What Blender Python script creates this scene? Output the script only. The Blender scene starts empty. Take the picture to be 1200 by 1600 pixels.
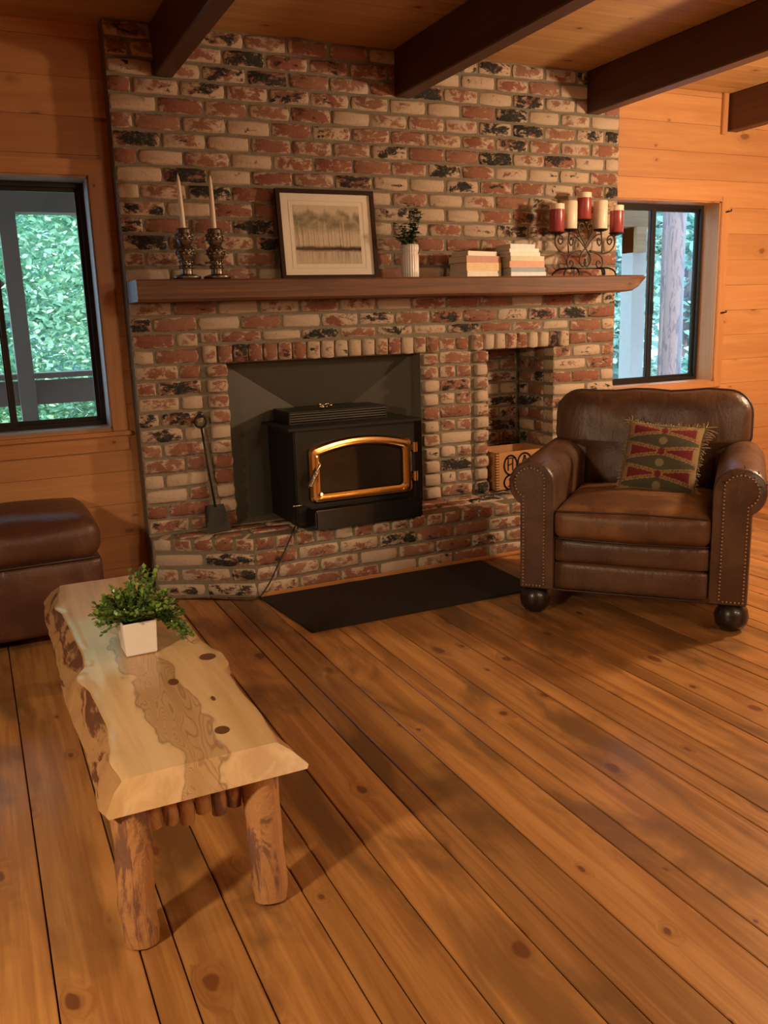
import bpy, bmesh, math, random
from mathutils import Vector, Matrix, noise as mnoise
random.seed(7)
scene = bpy.context.scene
col = scene.collection
PI = math.pi

# ------------------------------------------------------------------ camera
CAM = Vector((-0.7085, -4.2876, 1.3241))
R_ = Vector((0.90213303, -0.43032593, -0.03123439))
U_ = Vector((0.12122921, 0.18333607, 0.9755467))
F_ = Vector((0.41407665, 0.88385942, -0.2175616))
cd = bpy.data.cameras.new('camera'); cam = bpy.data.objects.new('camera', cd); col.objects.link(cam)
m = Matrix((R_, U_, -F_)).transposed().to_4x4(); m.translation = CAM
cam.matrix_world = m
cd.sensor_fit = 'HORIZONTAL'; cd.sensor_width = 36.0; cd.lens = 1346.06 * 36 / 1200
cd.clip_start = 0.05
scene.camera = cam

# ------------------------------------------------------------------ world, lights, exposure
w = bpy.data.worlds.new('world'); scene.world = w; w.use_nodes = True
nt = w.node_tree; nt.nodes.clear()
wo = nt.nodes.new('ShaderNodeOutputWorld'); wb = nt.nodes.new('ShaderNodeBackground')
wb.inputs['Color'].default_value = (0.42, 0.72, 1.0, 1); wb.inputs['Strength'].default_value = 5.5
nt.links.new(wb.outputs[0], wo.inputs[0])

def point(name, loc, power, color, radius):
    l = bpy.data.lights.new(name, 'POINT'); l.energy = power; l.color = color; l.shadow_soft_size = radius
    o = bpy.data.objects.new(name, l); o.location = loc; col.objects.link(o); return o
point('lamp_light_right', (3.6, -1.9, 1.80), 185, (1.0, 0.72, 0.45), 0.10)
def shaded(name, loc, to, power, color, radius, deg, blend):
    l = bpy.data.lights.new(name, 'SPOT'); l.energy = power; l.color = color; l.shadow_soft_size = radius; l.spot_size = math.radians(deg); l.spot_blend = blend
    o = bpy.data.objects.new(name, l); o.location = loc; o.rotation_euler = (Vector(to) - Vector(loc)).to_track_quat('-Z', 'Y').to_euler(); col.objects.link(o); return o
shaded('lamp_light_left', (-1.95, -3.15, 1.60), (-.35, -2.5, 0.0), 165, (1.0, 0.74, 0.46), 0.09, 112, .7)
shaded('fill_light_floor', (1.3, -5.0, 2.2), (.75, -2.9, 0.0), 95, (1.0, 0.74, 0.46), 0.2, 110, .8)  # added fill spot brightening the foreground floor, no actual lamp there
point('fill_light_front', (2.4, -4.9, 1.55), 62, (1.0, 0.73, 0.46), 0.2)  # added frontal fill for the mantel and brick front, not a room lamp
sun = bpy.data.lights.new('sun', 'SUN'); sun.energy = 5.0; sun.angle = 0.02; sun.color = (1.0, 0.95, 0.85)
so = bpy.data.objects.new('sun', sun); so.rotation_euler = (math.radians(40), math.radians(-20), 0); so.location = (0, 8, 8); col.objects.link(so)
vs = scene.view_settings
vs.view_transform = 'Standard'; vs.look = 'None'; vs.gamma = 1.0; vs.exposure = 0.0; vs.use_curve_mapping = False

# ------------------------------------------------------------------ material helpers
class NT:
    def __init__(s, name):
        s.m = bpy.data.materials.new(name); s.m.use_nodes = True; s.t = s.m.node_tree; s.t.nodes.clear()
        s.out = s.n('ShaderNodeOutputMaterial'); s.b = s.n('ShaderNodeBsdfPrincipled'); s.l(s.b.outputs[0], s.out.inputs[0])
    def n(s, t, **k):
        q = s.t.nodes.new(t)
        for a, v in k.items(): setattr(q, a, v)
        return q
    def l(s, a, b): s.t.links.new(a, b)
    def set(s, **k):
        for a, v in k.items():
            s.b.inputs[a.replace('_', ' ')].default_value = (*v, 1) if isinstance(v, tuple) and len(v) == 3 else v
    def math(s, op, a, b=None, c=None, clamp=False):
        q = s.n('ShaderNodeMath', operation=op, use_clamp=clamp)
        for i, v in enumerate((a, b, c)):
            if v is None: continue
            if isinstance(v, (int, float)): q.inputs[i].default_value = v
            else: s.l(v, q.inputs[i])
        return q.outputs[0]
    def mix(s, f, a, b, mode='MIX'):
        q = s.n('ShaderNodeMix', data_type='RGBA', blend_type=mode)
        for k, v in ((0, f), (6, a), (7, b)):
            if isinstance(v, (int, float)): q.inputs[k].default_value = v
            elif isinstance(v, tuple): q.inputs[k].default_value = (*v, 1)
            else: s.l(v, q.inputs[k])
        return q.outputs[2]
    def step(s, v, lo, hi):
        q = s.n('ShaderNodeMapRange', interpolation_type='SMOOTHSTEP'); s.l(v, q.inputs[0])
        q.inputs[1].default_value = lo; q.inputs[2].default_value = hi; return q.outputs[0]
    def coords(s, rnd=True, k=40.0):
        tc = s.n('ShaderNodeTexCoord'); o = tc.outputs['Object']
        if rnd:
            oi = s.n('ShaderNodeObjectInfo'); s.oi = oi
            cx = s.n('ShaderNodeCombineXYZ')
            s.l(s.math('MULTIPLY', oi.outputs['Random'], k), cx.inputs[0]); s.l(s.math('MULTIPLY', oi.outputs['Random'], k * 1.7), cx.inputs[1]); s.l(s.math('MULTIPLY', oi.outputs['Random'], k * 2.3), cx.inputs[2])
            a = s.n('ShaderNodeVectorMath', operation='ADD'); s.l(o, a.inputs[0]); s.l(cx.outputs[0], a.inputs[1]); o = a.outputs[0]
        return o
    def scale(s, v, sc):
        q = s.n('ShaderNodeVectorMath', operation='MULTIPLY'); s.l(v, q.inputs[0]); q.inputs[1].default_value = sc; return q.outputs[0]
    def noise(s, v, sc, detail=3, rough=.55, dist=0):
        q = s.n('ShaderNodeTexNoise'); s.l(v, q.inputs['Vector']); q.inputs['Scale'].default_value = sc
        q.inputs['Detail'].default_value = detail; q.inputs['Roughness'].default_value = rough; q.inputs['Distortion'].default_value = dist
        return q.outputs['Fac']
    def bump(s, h, st, dist=.01):
        q = s.n('ShaderNodeBump'); q.inputs['Strength'].default_value = st; q.inputs['Distance'].default_value = dist
        s.l(h, q.inputs['Height']); s.l(q.outputs[0], s.b.inputs['Normal'])

def plain(name, c, rough=.5, metal=0, var=.12, sc=20, bump=0, spec=.5, coat=0):
    t = NT(name); v = t.coords()
    nz = t.noise(v, sc, 4)
    t.l(t.mix(nz, tuple(x * (1 - var) for x in c), tuple(min(1, x * (1 + var)) for x in c)), t.b.inputs['Base Color'])
    t.set(Roughness=rough, Metallic=metal, Specular_IOR_Level=spec, Coat_Weight=coat)
    if bump: t.bump(t.noise(v, sc * 3, 5), bump)
    return t.m

def wood(name, light, dark, axis, knot=(.12, .04, .015), stain=(.3, .18, .07), rough=.4, kn=1.0, st=.5, ac=1.0, al=1.0, coat=0, bump=.12, ks=1.0, tint=.35, gr=.9):
    """pine-like wood, grain along axis (0/1/2) of the object"""
    t = NT(name); v = t.coords()
    kx = [0, 0, 0]; gx = [0, 0, 0]
    for i in range(3):
        kx[i] = 2.1 * ks if i == axis else 5.5 * ks
        gx[i] = .9 * al if i == axis else 22 * ac
    sp = t.n('ShaderNodeSeparateXYZ'); t.l(v, sp.inputs[0]); oth = [i for i in range(3) if i != axis]
    cv = t.n('ShaderNodeCombineXYZ'); wz = t.math('MULTIPLY', t.math('SUBTRACT', t.noise(v, 16, 2), .5), .22); t.l(t.math('ADD', wz, t.math('MULTIPLY', sp.outputs[axis], 3.6 * ks)), cv.inputs[0]); t.l(t.math('MULTIPLY', t.math('ADD', sp.outputs[oth[0]], sp.outputs[oth[1]]), 6.0 * ks), cv.inputs[1])
    vo = t.n('ShaderNodeTexVoronoi', feature='F1', voronoi_dimensions='2D'); t.l(cv.outputs[0], vo.inputs['Vector']); vo.inputs['Scale'].default_value = 1.0
    d = vo.outputs['Distance']
    rs = t.n('ShaderNodeSeparateColor'); t.l(vo.outputs['Color'], rs.inputs[0])
    has = t.step(rs.outputs[0], 1 - .55 * kn, 1 - .45 * kn)
    size = t.math('MULTIPLY_ADD', t.math('POWER', rs.outputs[1], 1.6), .10, .026)
    kmask = t.math('MULTIPLY', t.math('LESS_THAN', d, 0) if kn == 0 else t.math('SUBTRACT', 1.0, t.step(t.math('DIVIDE', d, size), .75, 1.25)), has)
    halo = t.math('MULTIPLY', t.math('SUBTRACT', 1.0, t.step(t.math('DIVIDE', d, size), .9, 3.6)), has)
    # grain, bent round the knots
    off = t.n('ShaderNodeCombineXYZ')
    for i in range(3):
        if i != axis: t.l(t.math('MULTIPLY', halo, .9), off.inputs[i])
    ad = t.n('ShaderNodeVectorMath', operation='ADD'); t.l(t.scale(v, tuple(gx)), ad.inputs[0]); t.l(off.outputs[0], ad.inputs[1])
    g1 = t.noise(ad.outputs[0], 1.0, 4, .6, .6); g2 = t.noise(ad.outputs[0], 4.0, 3, .6, .2)
    g = t.math('ADD', t.math('MULTIPLY', g1, .7), t.math('MULTIPLY', g2, .3))
    c = t.mix(t.step(g, .5 - .22 * gr, .5 + .22 * gr), dark, light)
    bl = t.noise(t.scale(v, tuple(.9 if i == axis else 2.6 for i in range(3))), 1.6, 4, .6, .5)
    c = t.mix(t.math('MULTIPLY', t.step(bl, .48, .66), st), c, stain)
    # board-to-board tone
    br = t.n('ShaderNodeHueSaturation'); t.l(c, br.inputs['Color']); t.l(t.math('MULTIPLY_ADD', t.oi.outputs['Random'], tint, 1 - tint / 2), br.inputs['Value'])
    c = br.outputs[0]
    c = t.mix(t.math('MULTIPLY', halo, .35), c, tuple(.5 * (a + b) for a, b in zip(dark, knot)))
    c = t.mix(t.math('MULTIPLY', kmask, .85), c, knot)
    t.l(c, t.b.inputs['Base Color'])
    t.set(Coat_Weight=coat, Coat_Roughness=.12)
    t.l(t.math('MULTIPLY_ADD', g1, .18, rough - .09), t.b.inputs['Roughness'])
    t.bump(g, bump, .004)
    return t.m

def brick_mat(name):
    t = NT(name); v = t.coords()
    oc = t.n('ShaderNodeSeparateColor'); t.l(t.oi.outputs['Color'], oc.inputs[0])
    nA = t.noise(v, 9, 4, .6, .8); nB = t.noise(t.scale(v, (1, 1, 1.5)), 17, 6, .72, .35); nC = t.noise(t.scale(v, (.8, 1, 1.5)), 15, 6, .75, .4); nF = t.noise(v, 70, 4, .7)
    red = t.mix(nA, (.17, .060, .038), (.31, .120, .075))
    red = t.mix(t.oi.outputs['Random'], red, t.mix(nA, (.23, .105, .068), (.36, .18, .118)))
    wht = t.mix(nF, (.40, .29, .205), (.62, .495, .37))
    tc2 = t.n('ShaderNodeTexCoord'); gs = t.n('ShaderNodeSeparateXYZ'); t.l(tc2.outputs['Generated'], gs.inputs[0])
    ed = t.math('MAXIMUM', t.math('ABSOLUTE', t.math('MULTIPLY_ADD', gs.outputs[0], 2.0, -1.0)), t.math('ABSOLUTE', t.math('MULTIPLY_ADD', gs.outputs[2], 2.0, -1.0)))
    edw = t.math('MULTIPLY', t.math('POWER', ed, 4.0), .19)
    wm = t.step(t.math('ADD', t.math('ADD', nB, edw), t.math('SUBTRACT', oc.outputs[0], .5)), .50, .60)
    c = t.mix(wm, red, wht)
    bm_ = t.step(t.math('ADD', nC, t.math('SUBTRACT', t.math('SUBTRACT', oc.outputs[1], .5), t.math('MULTIPLY', edw, .6))), .50, .57)
    c = t.mix(bm_, c, t.mix(nF, (.012, .012, .011), (.05, .045, .04)))
    c = t.mix(t.math('MULTIPLY', t.step(nF, .5, .8), .35), c, (.40, .33, .26))
    t.l(c, t.b.inputs['Base Color']); t.set(Roughness=.88, Specular_IOR_Level=.25)
    t.bump(t.math('ADD', t.math('MULTIPLY', nB, .6), t.math('MULTIPLY', nF, .5)), .55, .012)
    return t.m

def leather(name, c, c2, rough=.38):
    t = NT(name); v = t.coords()
    n1 = t.noise(v, 5, 4, .6, .6); n2 = t.noise(v, 160, 3, .6); n3 = t.noise(t.scale(v, (1, 1, .35)), 14, 3, .5, .8)
    cc = t.mix(t.step(n1, .35, .7), c, c2)
    t.l(cc, t.b.inputs['Base Color']); t.l(t.math('MULTIPLY_ADD', n1, .2, rough - .1), t.b.inputs['Roughness'])
    t.bump(t.math('ADD', t.math('MULTIPLY', n2, .12), t.math('MULTIPLY', n3, .6)), .42, .025)
    return t.m

def attr_mat(name, rough=.8, bump=0):
    t = NT(name); a = t.n('ShaderNodeVertexColor', layer_name='col'); v = t.coords(False)
    nz = t.noise(v, 120, 3)
    t.l(t.mix(t.math('MULTIPLY', nz, .18), a.outputs[0], (.1, .07, .05)), t.b.inputs['Base Color']); t.set(Roughness=rough, Specular_IOR_Level=.2)
    if bump: t.bump(t.noise(v, 300, 2), bump)
    return t.m

def leaf_mat(name, a, b, rough=.4, trans=.3):
    t = NT(name); gi = t.n('ShaderNodeNewGeometry')
    t.l(t.mix(gi.outputs['Random Per Island'], a, b), t.b.inputs['Base Color']); t.set(Roughness=rough)
    if trans:
        tr = t.n('ShaderNodeBsdfTranslucent'); t.l(t.mix(gi.outputs['Random Per Island'], a, b), tr.inputs[0])
        mx = t.n('ShaderNodeMixShader'); mx.inputs[0].default_value = trans
        t.l(t.b.outputs[0], mx.inputs[1]); t.l(tr.outputs[0], mx.inputs[2]); t.l(mx.outputs[0], t.out.inputs[0])
    return t.m

def glass_mat(name):
    t = NT(name); v = t.coords()
    tr = t.n('ShaderNodeBsdfTransparent'); gl = t.n('ShaderNodeBsdfGlossy'); gl.inputs['Roughness'].default_value = .02
    lw = t.n('ShaderNodeLayerWeight'); lw.inputs[0].default_value = .5; fr = t.math('MULTIPLY_ADD', t.math('POWER', lw.outputs['Facing'], 5.0), .9, .035)
    mx = t.n('ShaderNodeMixShader'); t.l(t.math('MULTIPLY_ADD', t.noise(v, 2.0), .01, fr), mx.inputs[0]); t.l(tr.outputs[0], mx.inputs[1]); t.l(gl.outputs[0], mx.inputs[2])
    t.l(mx.outputs[0], t.out.inputs[0]); return t.m

def slab_mat(name):
    t = NT(name); v = t.coords(False)
    gv = t.scale(v, (16, .9, 16)); g = t.noise(gv, 1.0, 4, .6, .7)
    c = t.mix(t.step(g, .3, .7), (.56, .35, .155), (.72, .50, .265))
    # spalted flame figure along the middle
    wv = t.n('ShaderNodeTexNoise'); t.l(t.scale(v, (9, 1.6, 9)), wv.inputs['Vector']); wv.inputs['Scale'].default_value = 1; wv.inputs['Detail'].default_value = 2; wv.inputs['Distortion'].default_value = .6
    rings = t.math('SINE', t.math('MULTIPLY', wv.outputs['Fac'], 300))
    sx = t.n('ShaderNodeSeparateXYZ'); t.l(v, sx.inputs[0])
    nn = t.noise(t.scale(v, (3, 1.2, 3)), 2.2, 3, .6)
    mid = t.math('ABSOLUTE', t.math('ADD', t.math('ADD', sx.outputs[0], -.01), t.math('MULTIPLY', t.math('SUBTRACT', nn, .5), .22)))
    mask = t.math('SUBTRACT', 1.0, t.step(mid, .055, .075))
    yf = t.math('SUBTRACT', 1.0, t.step(sx.outputs[1], .05, .45))
    mask = t.math('MULTIPLY', mask, yf)
    edge = t.math('MULTIPLY', t.math('MULTIPLY', t.step(mid, .058, .061), t.math('SUBTRACT', 1.0, t.step(mid, .064, .067))), yf)
    c = t.mix(t.math('MULTIPLY', mask, .55), c, (.36, .19, .075))
    c = t.mix(t.math('MULTIPLY', t.math('MULTIPLY', mask, t.step(rings, .4, .98)), .38), c, (.16, .07, .025))
    c = t.mix(t.math('MULTIPLY', edge, t.math('MULTIPLY', nn, .8)), c, (.14, .065, .035))
    t.l(c, t.b.inputs['Base Color']); t.set(Roughness=.3, Coat_Weight=.35, Coat_Roughness=.1)
    t.bump(g, .06, .003); return t.m

def bark_mat(name, base, dk, amt=.55, rough=.45, axis=1):
    t = NT(name); v = t.coords()
    sc = tuple(2.0 if i == axis else 9.0 for i in range(3))
    n1 = t.noise(t.scale(v, sc), 1.6, 5, .65, 1.0); n2 = t.noise(v, 26, 4, .7)
    c = t.mix(n2, base, tuple(x * .75 for x in base))
    c = t.mix(t.step(n1, amt, amt + .08), c, dk)
    t.l(c, t.b.inputs['Base Color']); t.set(Roughness=rough, Coat_Weight=.2)
    t.bump(t.math('ADD', n1, t.math('MULTIPLY', n2, .4)), .5, .02); return t.m

M = {}
M['brick'] = brick_mat('brick')
M['mortar'] = plain('mortar', (.225, .19, .14), .95, var=.3, sc=60, bump=.5, spec=.1)
M['floor'] = wood('stained_pine_floor', (.46, .222, .068), (.30, .128, .037), 1, knot=(.13, .040, .014), stain=(.165, .078, .026), rough=.36, st=.9, kn=.85, tint=.42, coat=.1, gr=.6)
M['wallwood'] = wood('pine_wall', (.60, .30, .115), (.46, .20, .07), 0, knot=(.22, .085, .03), stain=(.42, .19, .07), rough=.5, kn=.8, st=.3, ac=.7, tint=.14, gr=1.2)
M['trimwood'] = wood('pine_trim', (.58, .28, .105), (.44, .19, .065), 2, knot=(.16, .06, .02), stain=(.42, .19, .07), rough=.45, kn=.3, st=.2, ac=.7, tint=.1)
M['trimwoodx'] = wood('pine_trim_x', (.58, .28, .105), (.44, .19, .065), 0, knot=(.16, .06, .02), stain=(.42, .19, .07), rough=.45, kn=.3, st=.2, ac=.7, tint=.1)
M['ceilwood'] = wood('pine_ceiling', (.56, .32, .12), (.42, .21, .07), 0, knot=(.12, .045, .015), stain=(.36, .18, .06), rough=.5, kn=.5, st=.25, ac=.7, tint=.15)
M['beam'] = wood('dark_beam', (.105, .037, .013), (.055, .018, .007), 1, knot=(.03, .01, .005), stain=(.06, .02, .008), rough=.45, kn=.2, tint=.1)
M['mantel'] = wood('mantel_wood', (.235, .098, .040), (.105, .040, .016), 0, knot=(.06, .02, .01), stain=(.12, .05, .02), rough=.62, kn=.2, st=.8, al=.8, ac=1.2, coat=0, bump=.35, gr=.6)
M['slab'] = slab_mat('live_edge_pine')
M['slabedge'] = bark_mat('live_edge_bark', (.50, .28, .12), (.14, .055, .03), .51)
M['log'] = bark_mat('peeled_log', (.52, .26, .10), (.20, .095, .06), .50, .5, 2)
M['leather'] = leather('brown_leather', (.068, .031, .017), (.112, .053, .027), .36)
M['leatherseat'] = leather('seat_leather', (.10, .042, .018), (.20, .090, .034), .42)  # seat tone, lighter and yellower than the other chair leather
M['leatherottoman'] = leather('ottoman_leather', (.075, .028, .016), (.12, .050, .026), .40)
M['welt'] = plain('dark_welt', (.03, .013, .009), .4)
M['ball'] = plain('dark_turned_wood', (.016, .010, .008), .35, coat=.2)
M['nail'] = plain('brass_nail', (.50, .32, .18), .5, .7)
M['stove'] = plain('black_stove_steel', (.018, .015, .012), .38, .3, bump=.03, sc=80)
M['stovegloss'] = plain('black_enamel', (.010, .009, .008), .16, 0, coat=.4)
M['surround'] = plain('surround_panel', (.080, .070, .052), .55, .2)
M['brass'] = plain('polished_brass', (.88, .62, .27), .20, 1, var=.05)
M['chrome'] = plain('nickel', (.6, .52, .42), .25, 1)
M['stoveglass'] = plain('smoked_glass', (.020, .014, .010), .07, 0, var=.6, sc=6, coat=.3)
M['iron'] = plain('wrought_iron', (.055, .04, .028), .45, .7)
M['blackiron'] = plain('black_iron', (.018, .015, .013), .5, .4, bump=.1)
M['mat'] = plain('dark_mat', (.018, .010, .007), .9, var=.4, sc=90, bump=.3)
M['alu'] = plain('dark_aluminium', (.022, .019, .017), .4, .4)
M['glass'] = glass_mat('window_glass')
M['white'] = plain('white_ceramic', (.80, .74, .70), .3, var=.03)
M['soil'] = plain('soil', (.06, .04, .03), .9, var=.6, sc=120, bump=.6)
M['leaf'] = leaf_mat('boxwood_leaf', (.045, .13, .025), (.24, .38, .07), .22, .15)
M['leafdark'] = leaf_mat('dark_leaf', (.012, .045, .018), (.05, .11, .04), .3, .1)
M['stem'] = plain('stem', (.10, .10, .04), .6)
M['wax'] = plain('ivory_wax', (.86, .74, .55), .35, var=.05); M['waxred'] = plain('burgundy_wax', (.33, .050, .052), .28, var=.12)
M['silver'] = plain('antique_silver', (.19, .155, .12), .35, .9, var=.5, sc=90)
M['frame'] = plain('dark_frame', (.040, .018, .009), .6, spec=.15)
M['matboard'] = plain('cream_mat_board', (.85, .77, .64), .8, var=.02)
M['print'] = attr_mat('art_print', .7); M['kilim'] = attr_mat('woven_pillow', .95, .3)
M['fringe'] = plain('pillow_fringe', (.27, .19, .10), .9, var=.35, sc=60)
M['page'] = plain('book_pages', (.62, .52, .38), .9, var=.15, sc=200)
M['crate'] = wood('crate_wood', (.56, .29, .11), (.46, .22, .08), 0, kn=.0, st=.1, tint=.05, rough=.5)
M['ink'] = plain('burnt_ink', (.03, .012, .007), .7)
M['cord'] = plain('black_cord', (.012, .010, .009), .5)
M['jamb'] = plain('window_liner', (.33, .25, .20), .6)
M['deck'] = plain('grey_deck_paint', (.25, .19, .15), .7, bump=.1)
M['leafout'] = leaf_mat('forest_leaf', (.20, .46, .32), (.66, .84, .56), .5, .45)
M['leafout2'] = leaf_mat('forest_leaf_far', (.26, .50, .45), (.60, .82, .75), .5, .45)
M['trunk'] = bark_mat('redwood_bark', (.27, .19, .18), (.13, .10, .11), .5, .9, 2)
M['ground'] = plain('forest_floor', (.34, .30, .28), .95, var=.4, sc=3, bump=.5)

# ------------------------------------------------------------------ mesh helpers
ORG = {}
def org(o): return ORG.get(o.name, Vector((0, 0, 0))) if o else Vector((0, 0, 0))
class MB:
    def __init__(s): s.v = []; s.f = []; s.mi = []
    def add(s, vs, fs, mi=0):
        b = len(s.v); s.v += [Vector(x) for x in vs]; s.f += [tuple(i + b for i in f) for f in fs]; s.mi += [mi] * len(fs); return s
    def box(s, x0, x1, y0, y1, z0, z1, mi=0):
        return s.add([(x0, y0, z0), (x1, y0, z0), (x1, y1, z0), (x0, y1, z0), (x0, y0, z1), (x1, y0, z1), (x1, y1, z1), (x0, y1, z1)],
                     [(0, 3, 2, 1), (4, 5, 6, 7), (0, 1, 5, 4), (1, 2, 6, 5), (2, 3, 7, 6), (3, 0, 4, 7)], mi)
    def prism(s, poly, a, b, axis=2, mi=0):
        """polygon (p,q) extruded along axis from a to b"""
        def P(p, q, r): return {0: (r, p, q), 1: (p, r, q), 2: (p, q, r)}[axis]
        n = len(poly); vs = [P(*t, a) for t in poly] + [P(*t, b) for t in poly]
        fs = [tuple(range(n - 1, -1, -1)), tuple(range(n, 2 * n))] + [(i, (i + 1) % n, n + (i + 1) % n, n + i) for i in range(n)]
        return s.add(vs, fs, mi)
    def tube(s, pts, r, n=8, caps=True, mi=0, closed=False):
        pts = [Vector(p) for p in pts]; k = len(pts); rs = r if isinstance(r, (list, tuple)) else [r] * k
        vs = []; up = None
        for i, p in enumerate(pts):
            a = pts[(i - 1) % k] if closed or i else p; b = pts[(i + 1) % k] if closed or i < k - 1 else p
            t = (b - a).normalized() if (b - a).length > 1e-9 else Vector((0, 0, 1))
            if up is None: up = Vector((0, 0, 1)) if abs(t.z) < .9 else Vector((1, 0, 0))
            x = up - t * up.dot(t)
            if x.length < 1e-4: x = Vector((0, 1, 0)) - t * t.y
            x.normalize(); up = x; y = t.cross(x)
            for j in range(n):
                an = 2 * PI * j / n; vs.append(p + (x * math.cos(an) + y * math.sin(an)) * rs[i])
        fs = []
        for i in range(k if closed else k - 1):
            for j in range(n):
                fs.append((i * n + j, i * n + (j + 1) % n, ((i + 1) % k) * n + (j + 1) % n, ((i + 1) % k) * n + j))
        if caps and not closed: fs += [tuple(range(n - 1, -1, -1)), tuple(range((k - 1) * n, k * n))]
        return s.add(vs, fs, mi)
    def lathe(s, prof, n=20, c=(0, 0, 0), flute=0, nf=0, mi=0):
        c = Vector(c); vs = []; k = len(prof)
        for r, z in prof:
            for j in range(n):
                an = 2 * PI * j / n; rr = r * (1 + (flute * math.cos(nf * an) if flute else 0)); vs.append(c + Vector((rr * math.cos(an), rr * math.sin(an), z)))
        fs = [(i * n + j, i * n + (j + 1) % n, (i + 1) * n + (j + 1) % n, (i + 1) * n + j) for i in range(k - 1) for j in range(n)]
        fs += [tuple(range(n - 1, -1, -1)), tuple(range((k - 1) * n, k * n))]
        return s.add(vs, fs, mi)
    def ball(s, c, r, n=12, sz=1.0):
        return s.lathe([(max(1e-4, r * math.sin(PI * i / 8)), -r * sz * math.cos(PI * i / 8)) for i in range(9)], n, c)
    def soft(s, c, w, d, h, r, puff=(0, 0, 0), n=10, fn=None):
        """rounded, puffed box centred at c"""
        c = Vector(c); H = Vector((w / 2, d / 2, h / 2)); idx = {}; vs = []; fs = []
        def key(i, j, k): return (i, j, k)
        def vert(i, j, k):
            q = key(i, j, k)
            if q in idx: return idx[q]
            t = [2 * a / n - 1 for a in (i, j, k)]
            t = [math.copysign(1 - (1 - abs(a)) ** 1.25, a) if abs(a) < 1 else a for a in t]
            p = Vector([t[a] * H[a] for a in range(3)])
            inn = Vector([max(-(H[a] - r), min(H[a] - r, p[a])) for a in range(3)]); dd = p - inn
            if dd.length > 1e-9: p = inn + dd.normalized() * r
            for a in range(3):
                o = [b for b in range(3) if b != a]
                if abs(t[a]) > .999: p[a] += math.copysign(puff[a] * (1 - t[o[0]] ** 2) * (1 - t[o[1]] ** 2), t[a])
            if fn: p = fn(p, t)
            idx[q] = len(vs); vs.append(c + p); return idx[q]
        for a in range(n):
            for b in range(n):
                for side in (0, n):
                    qd = [(a, b), (a + 1, b), (a + 1, b + 1), (a, b + 1)]
                    for ax in range(3):
                        g = [vert(*((side, p, q) if ax == 0 else (p, side, q) if ax == 1 else (p, q, side))) for p, q in qd]
                        flip = (side == 0) ^ (ax == 1)
                        fs.append(tuple(reversed(g)) if flip else tuple(g))
        return s.add(vs, fs)
    def xf(s, mat):
        s.v = [mat @ v for v in s.v]; return s
    def build(s, name, mat, parent=None, smooth=False, bevel=0, seg=2, local=False, ang=None):
        me = bpy.data.meshes.new(name)
        o_ = Vector((0, 0, 0)) if local else org(parent)
        me.from_pydata([tuple(v - o_) for v in s.v], [], s.f)
        mats = mat if isinstance(mat, (list, tuple)) else [mat]
        for q in mats: me.materials.append(M[q] if isinstance(q, str) else q)
        if len(mats) > 1: me.polygons.foreach_set('material_index', s.mi)
        if bevel:
            b = bmesh.new(); b.from_mesh(me); bmesh.ops.remove_doubles(b, verts=b.verts, dist=1e-5)
            es = [e for e in b.edges if len(e.link_faces) == 2 and e.calc_face_angle(0) > .5]
            bmesh.ops.bevel(b, geom=es, offset=bevel, segments=seg, affect='EDGES', clamp_overlap=True)
            b.to_mesh(me); b.free()
        if smooth:
            me.polygons.foreach_set('use_smooth', [True] * len(me.polygons))
            if ang: me.set_sharp_from_angle(angle=math.radians(ang))
        me.update()
        o = bpy.data.objects.new(name, me); col.objects.link(o)
        if parent: o.parent = parent; ORG[o.name] = org(parent) if not local else Vector((0, 0, 0))
        return o

def tag(o, label, cat=None, group=None, kind=None):
    o['label'] = label
    if cat: o['category'] = cat
    if group: o['group'] = group
    if kind: o['kind'] = kind
    return o
def thing(name, loc, label, cat, group=None, kind=None, rz=0):
    o = bpy.data.objects.new(name, None); o.empty_display_size = .1; o.location = loc; o.rotation_euler = (0, 0, rz); col.objects.link(o)
    ORG[o.name] = Vector(loc); return tag(o, label, cat, group, kind)
def stuff(o): o['kind'] = 'stuff'; return o
def copy_under(mesh, name, parent, loc, rot=(0, 0, 0), color=None):
    o = bpy.data.objects.new(name, mesh); o.parent = parent; o.location = Vector(loc) - org(parent); o.rotation_euler = rot
    if color: o.color = color
    col.objects.link(o); return o

# ================================================================== ROOM
XL, XR, YB, YW, ZC = -3.6, 5.6, -6.6, 0.13, 2.667
BW = 2.916                      # width of the chimney breast

# floor: random-width planks, three widths repeating, running towards the fireplace
fl = MB().box(XL, XR, YB, YW + .02, -.10, -.022).build('floor', 'mortar'); tag(fl, 'stained knotty pine plank floor across the whole room', 'floor', kind='structure')
fl.data.materials[0] = plain('subfloor', (.03, .015, .008), .9)
joints = []; x = -.703 - .386 * 8
seq = (.174, .074, .132)
base = -.703; k = 0
xs = [-.703]
while xs[-1] < XR: xs.append(xs[-1] + seq[k % 3] * 1.012); k += 1
k = 2; left = []
cur = -.703
while cur > XL: cur -= seq[k % 3] * 1.012; left.append(cur); k -= 1
xs = sorted(left) + xs
pm = {}
for a, b in zip(xs[:-1], xs[1:]):
    a2, b2 = max(a, XL), min(b, XR)
    if b2 - a2 < .02: continue
    wd = round(b2 - a2 - .0035, 4)
    if wd not in pm:
        t = MB(); h = wd / 2; L = (YW - YB) / 2; e = .0022
        t.prism([(-h, -.02), (h, -.02), (h, -e), (h - e, 0), (-h + e, 0), (-h, -e)], -L, L, 1)
        q = t.build('plank', 'floor'); pm[wd] = q.data; bpy.data.objects.remove(q)
    copy_under(pm[wd], 'plank', fl, ((a2 + b2) / 2, (YB + YW) / 2, random.uniform(-.0006, .0006)))

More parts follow.
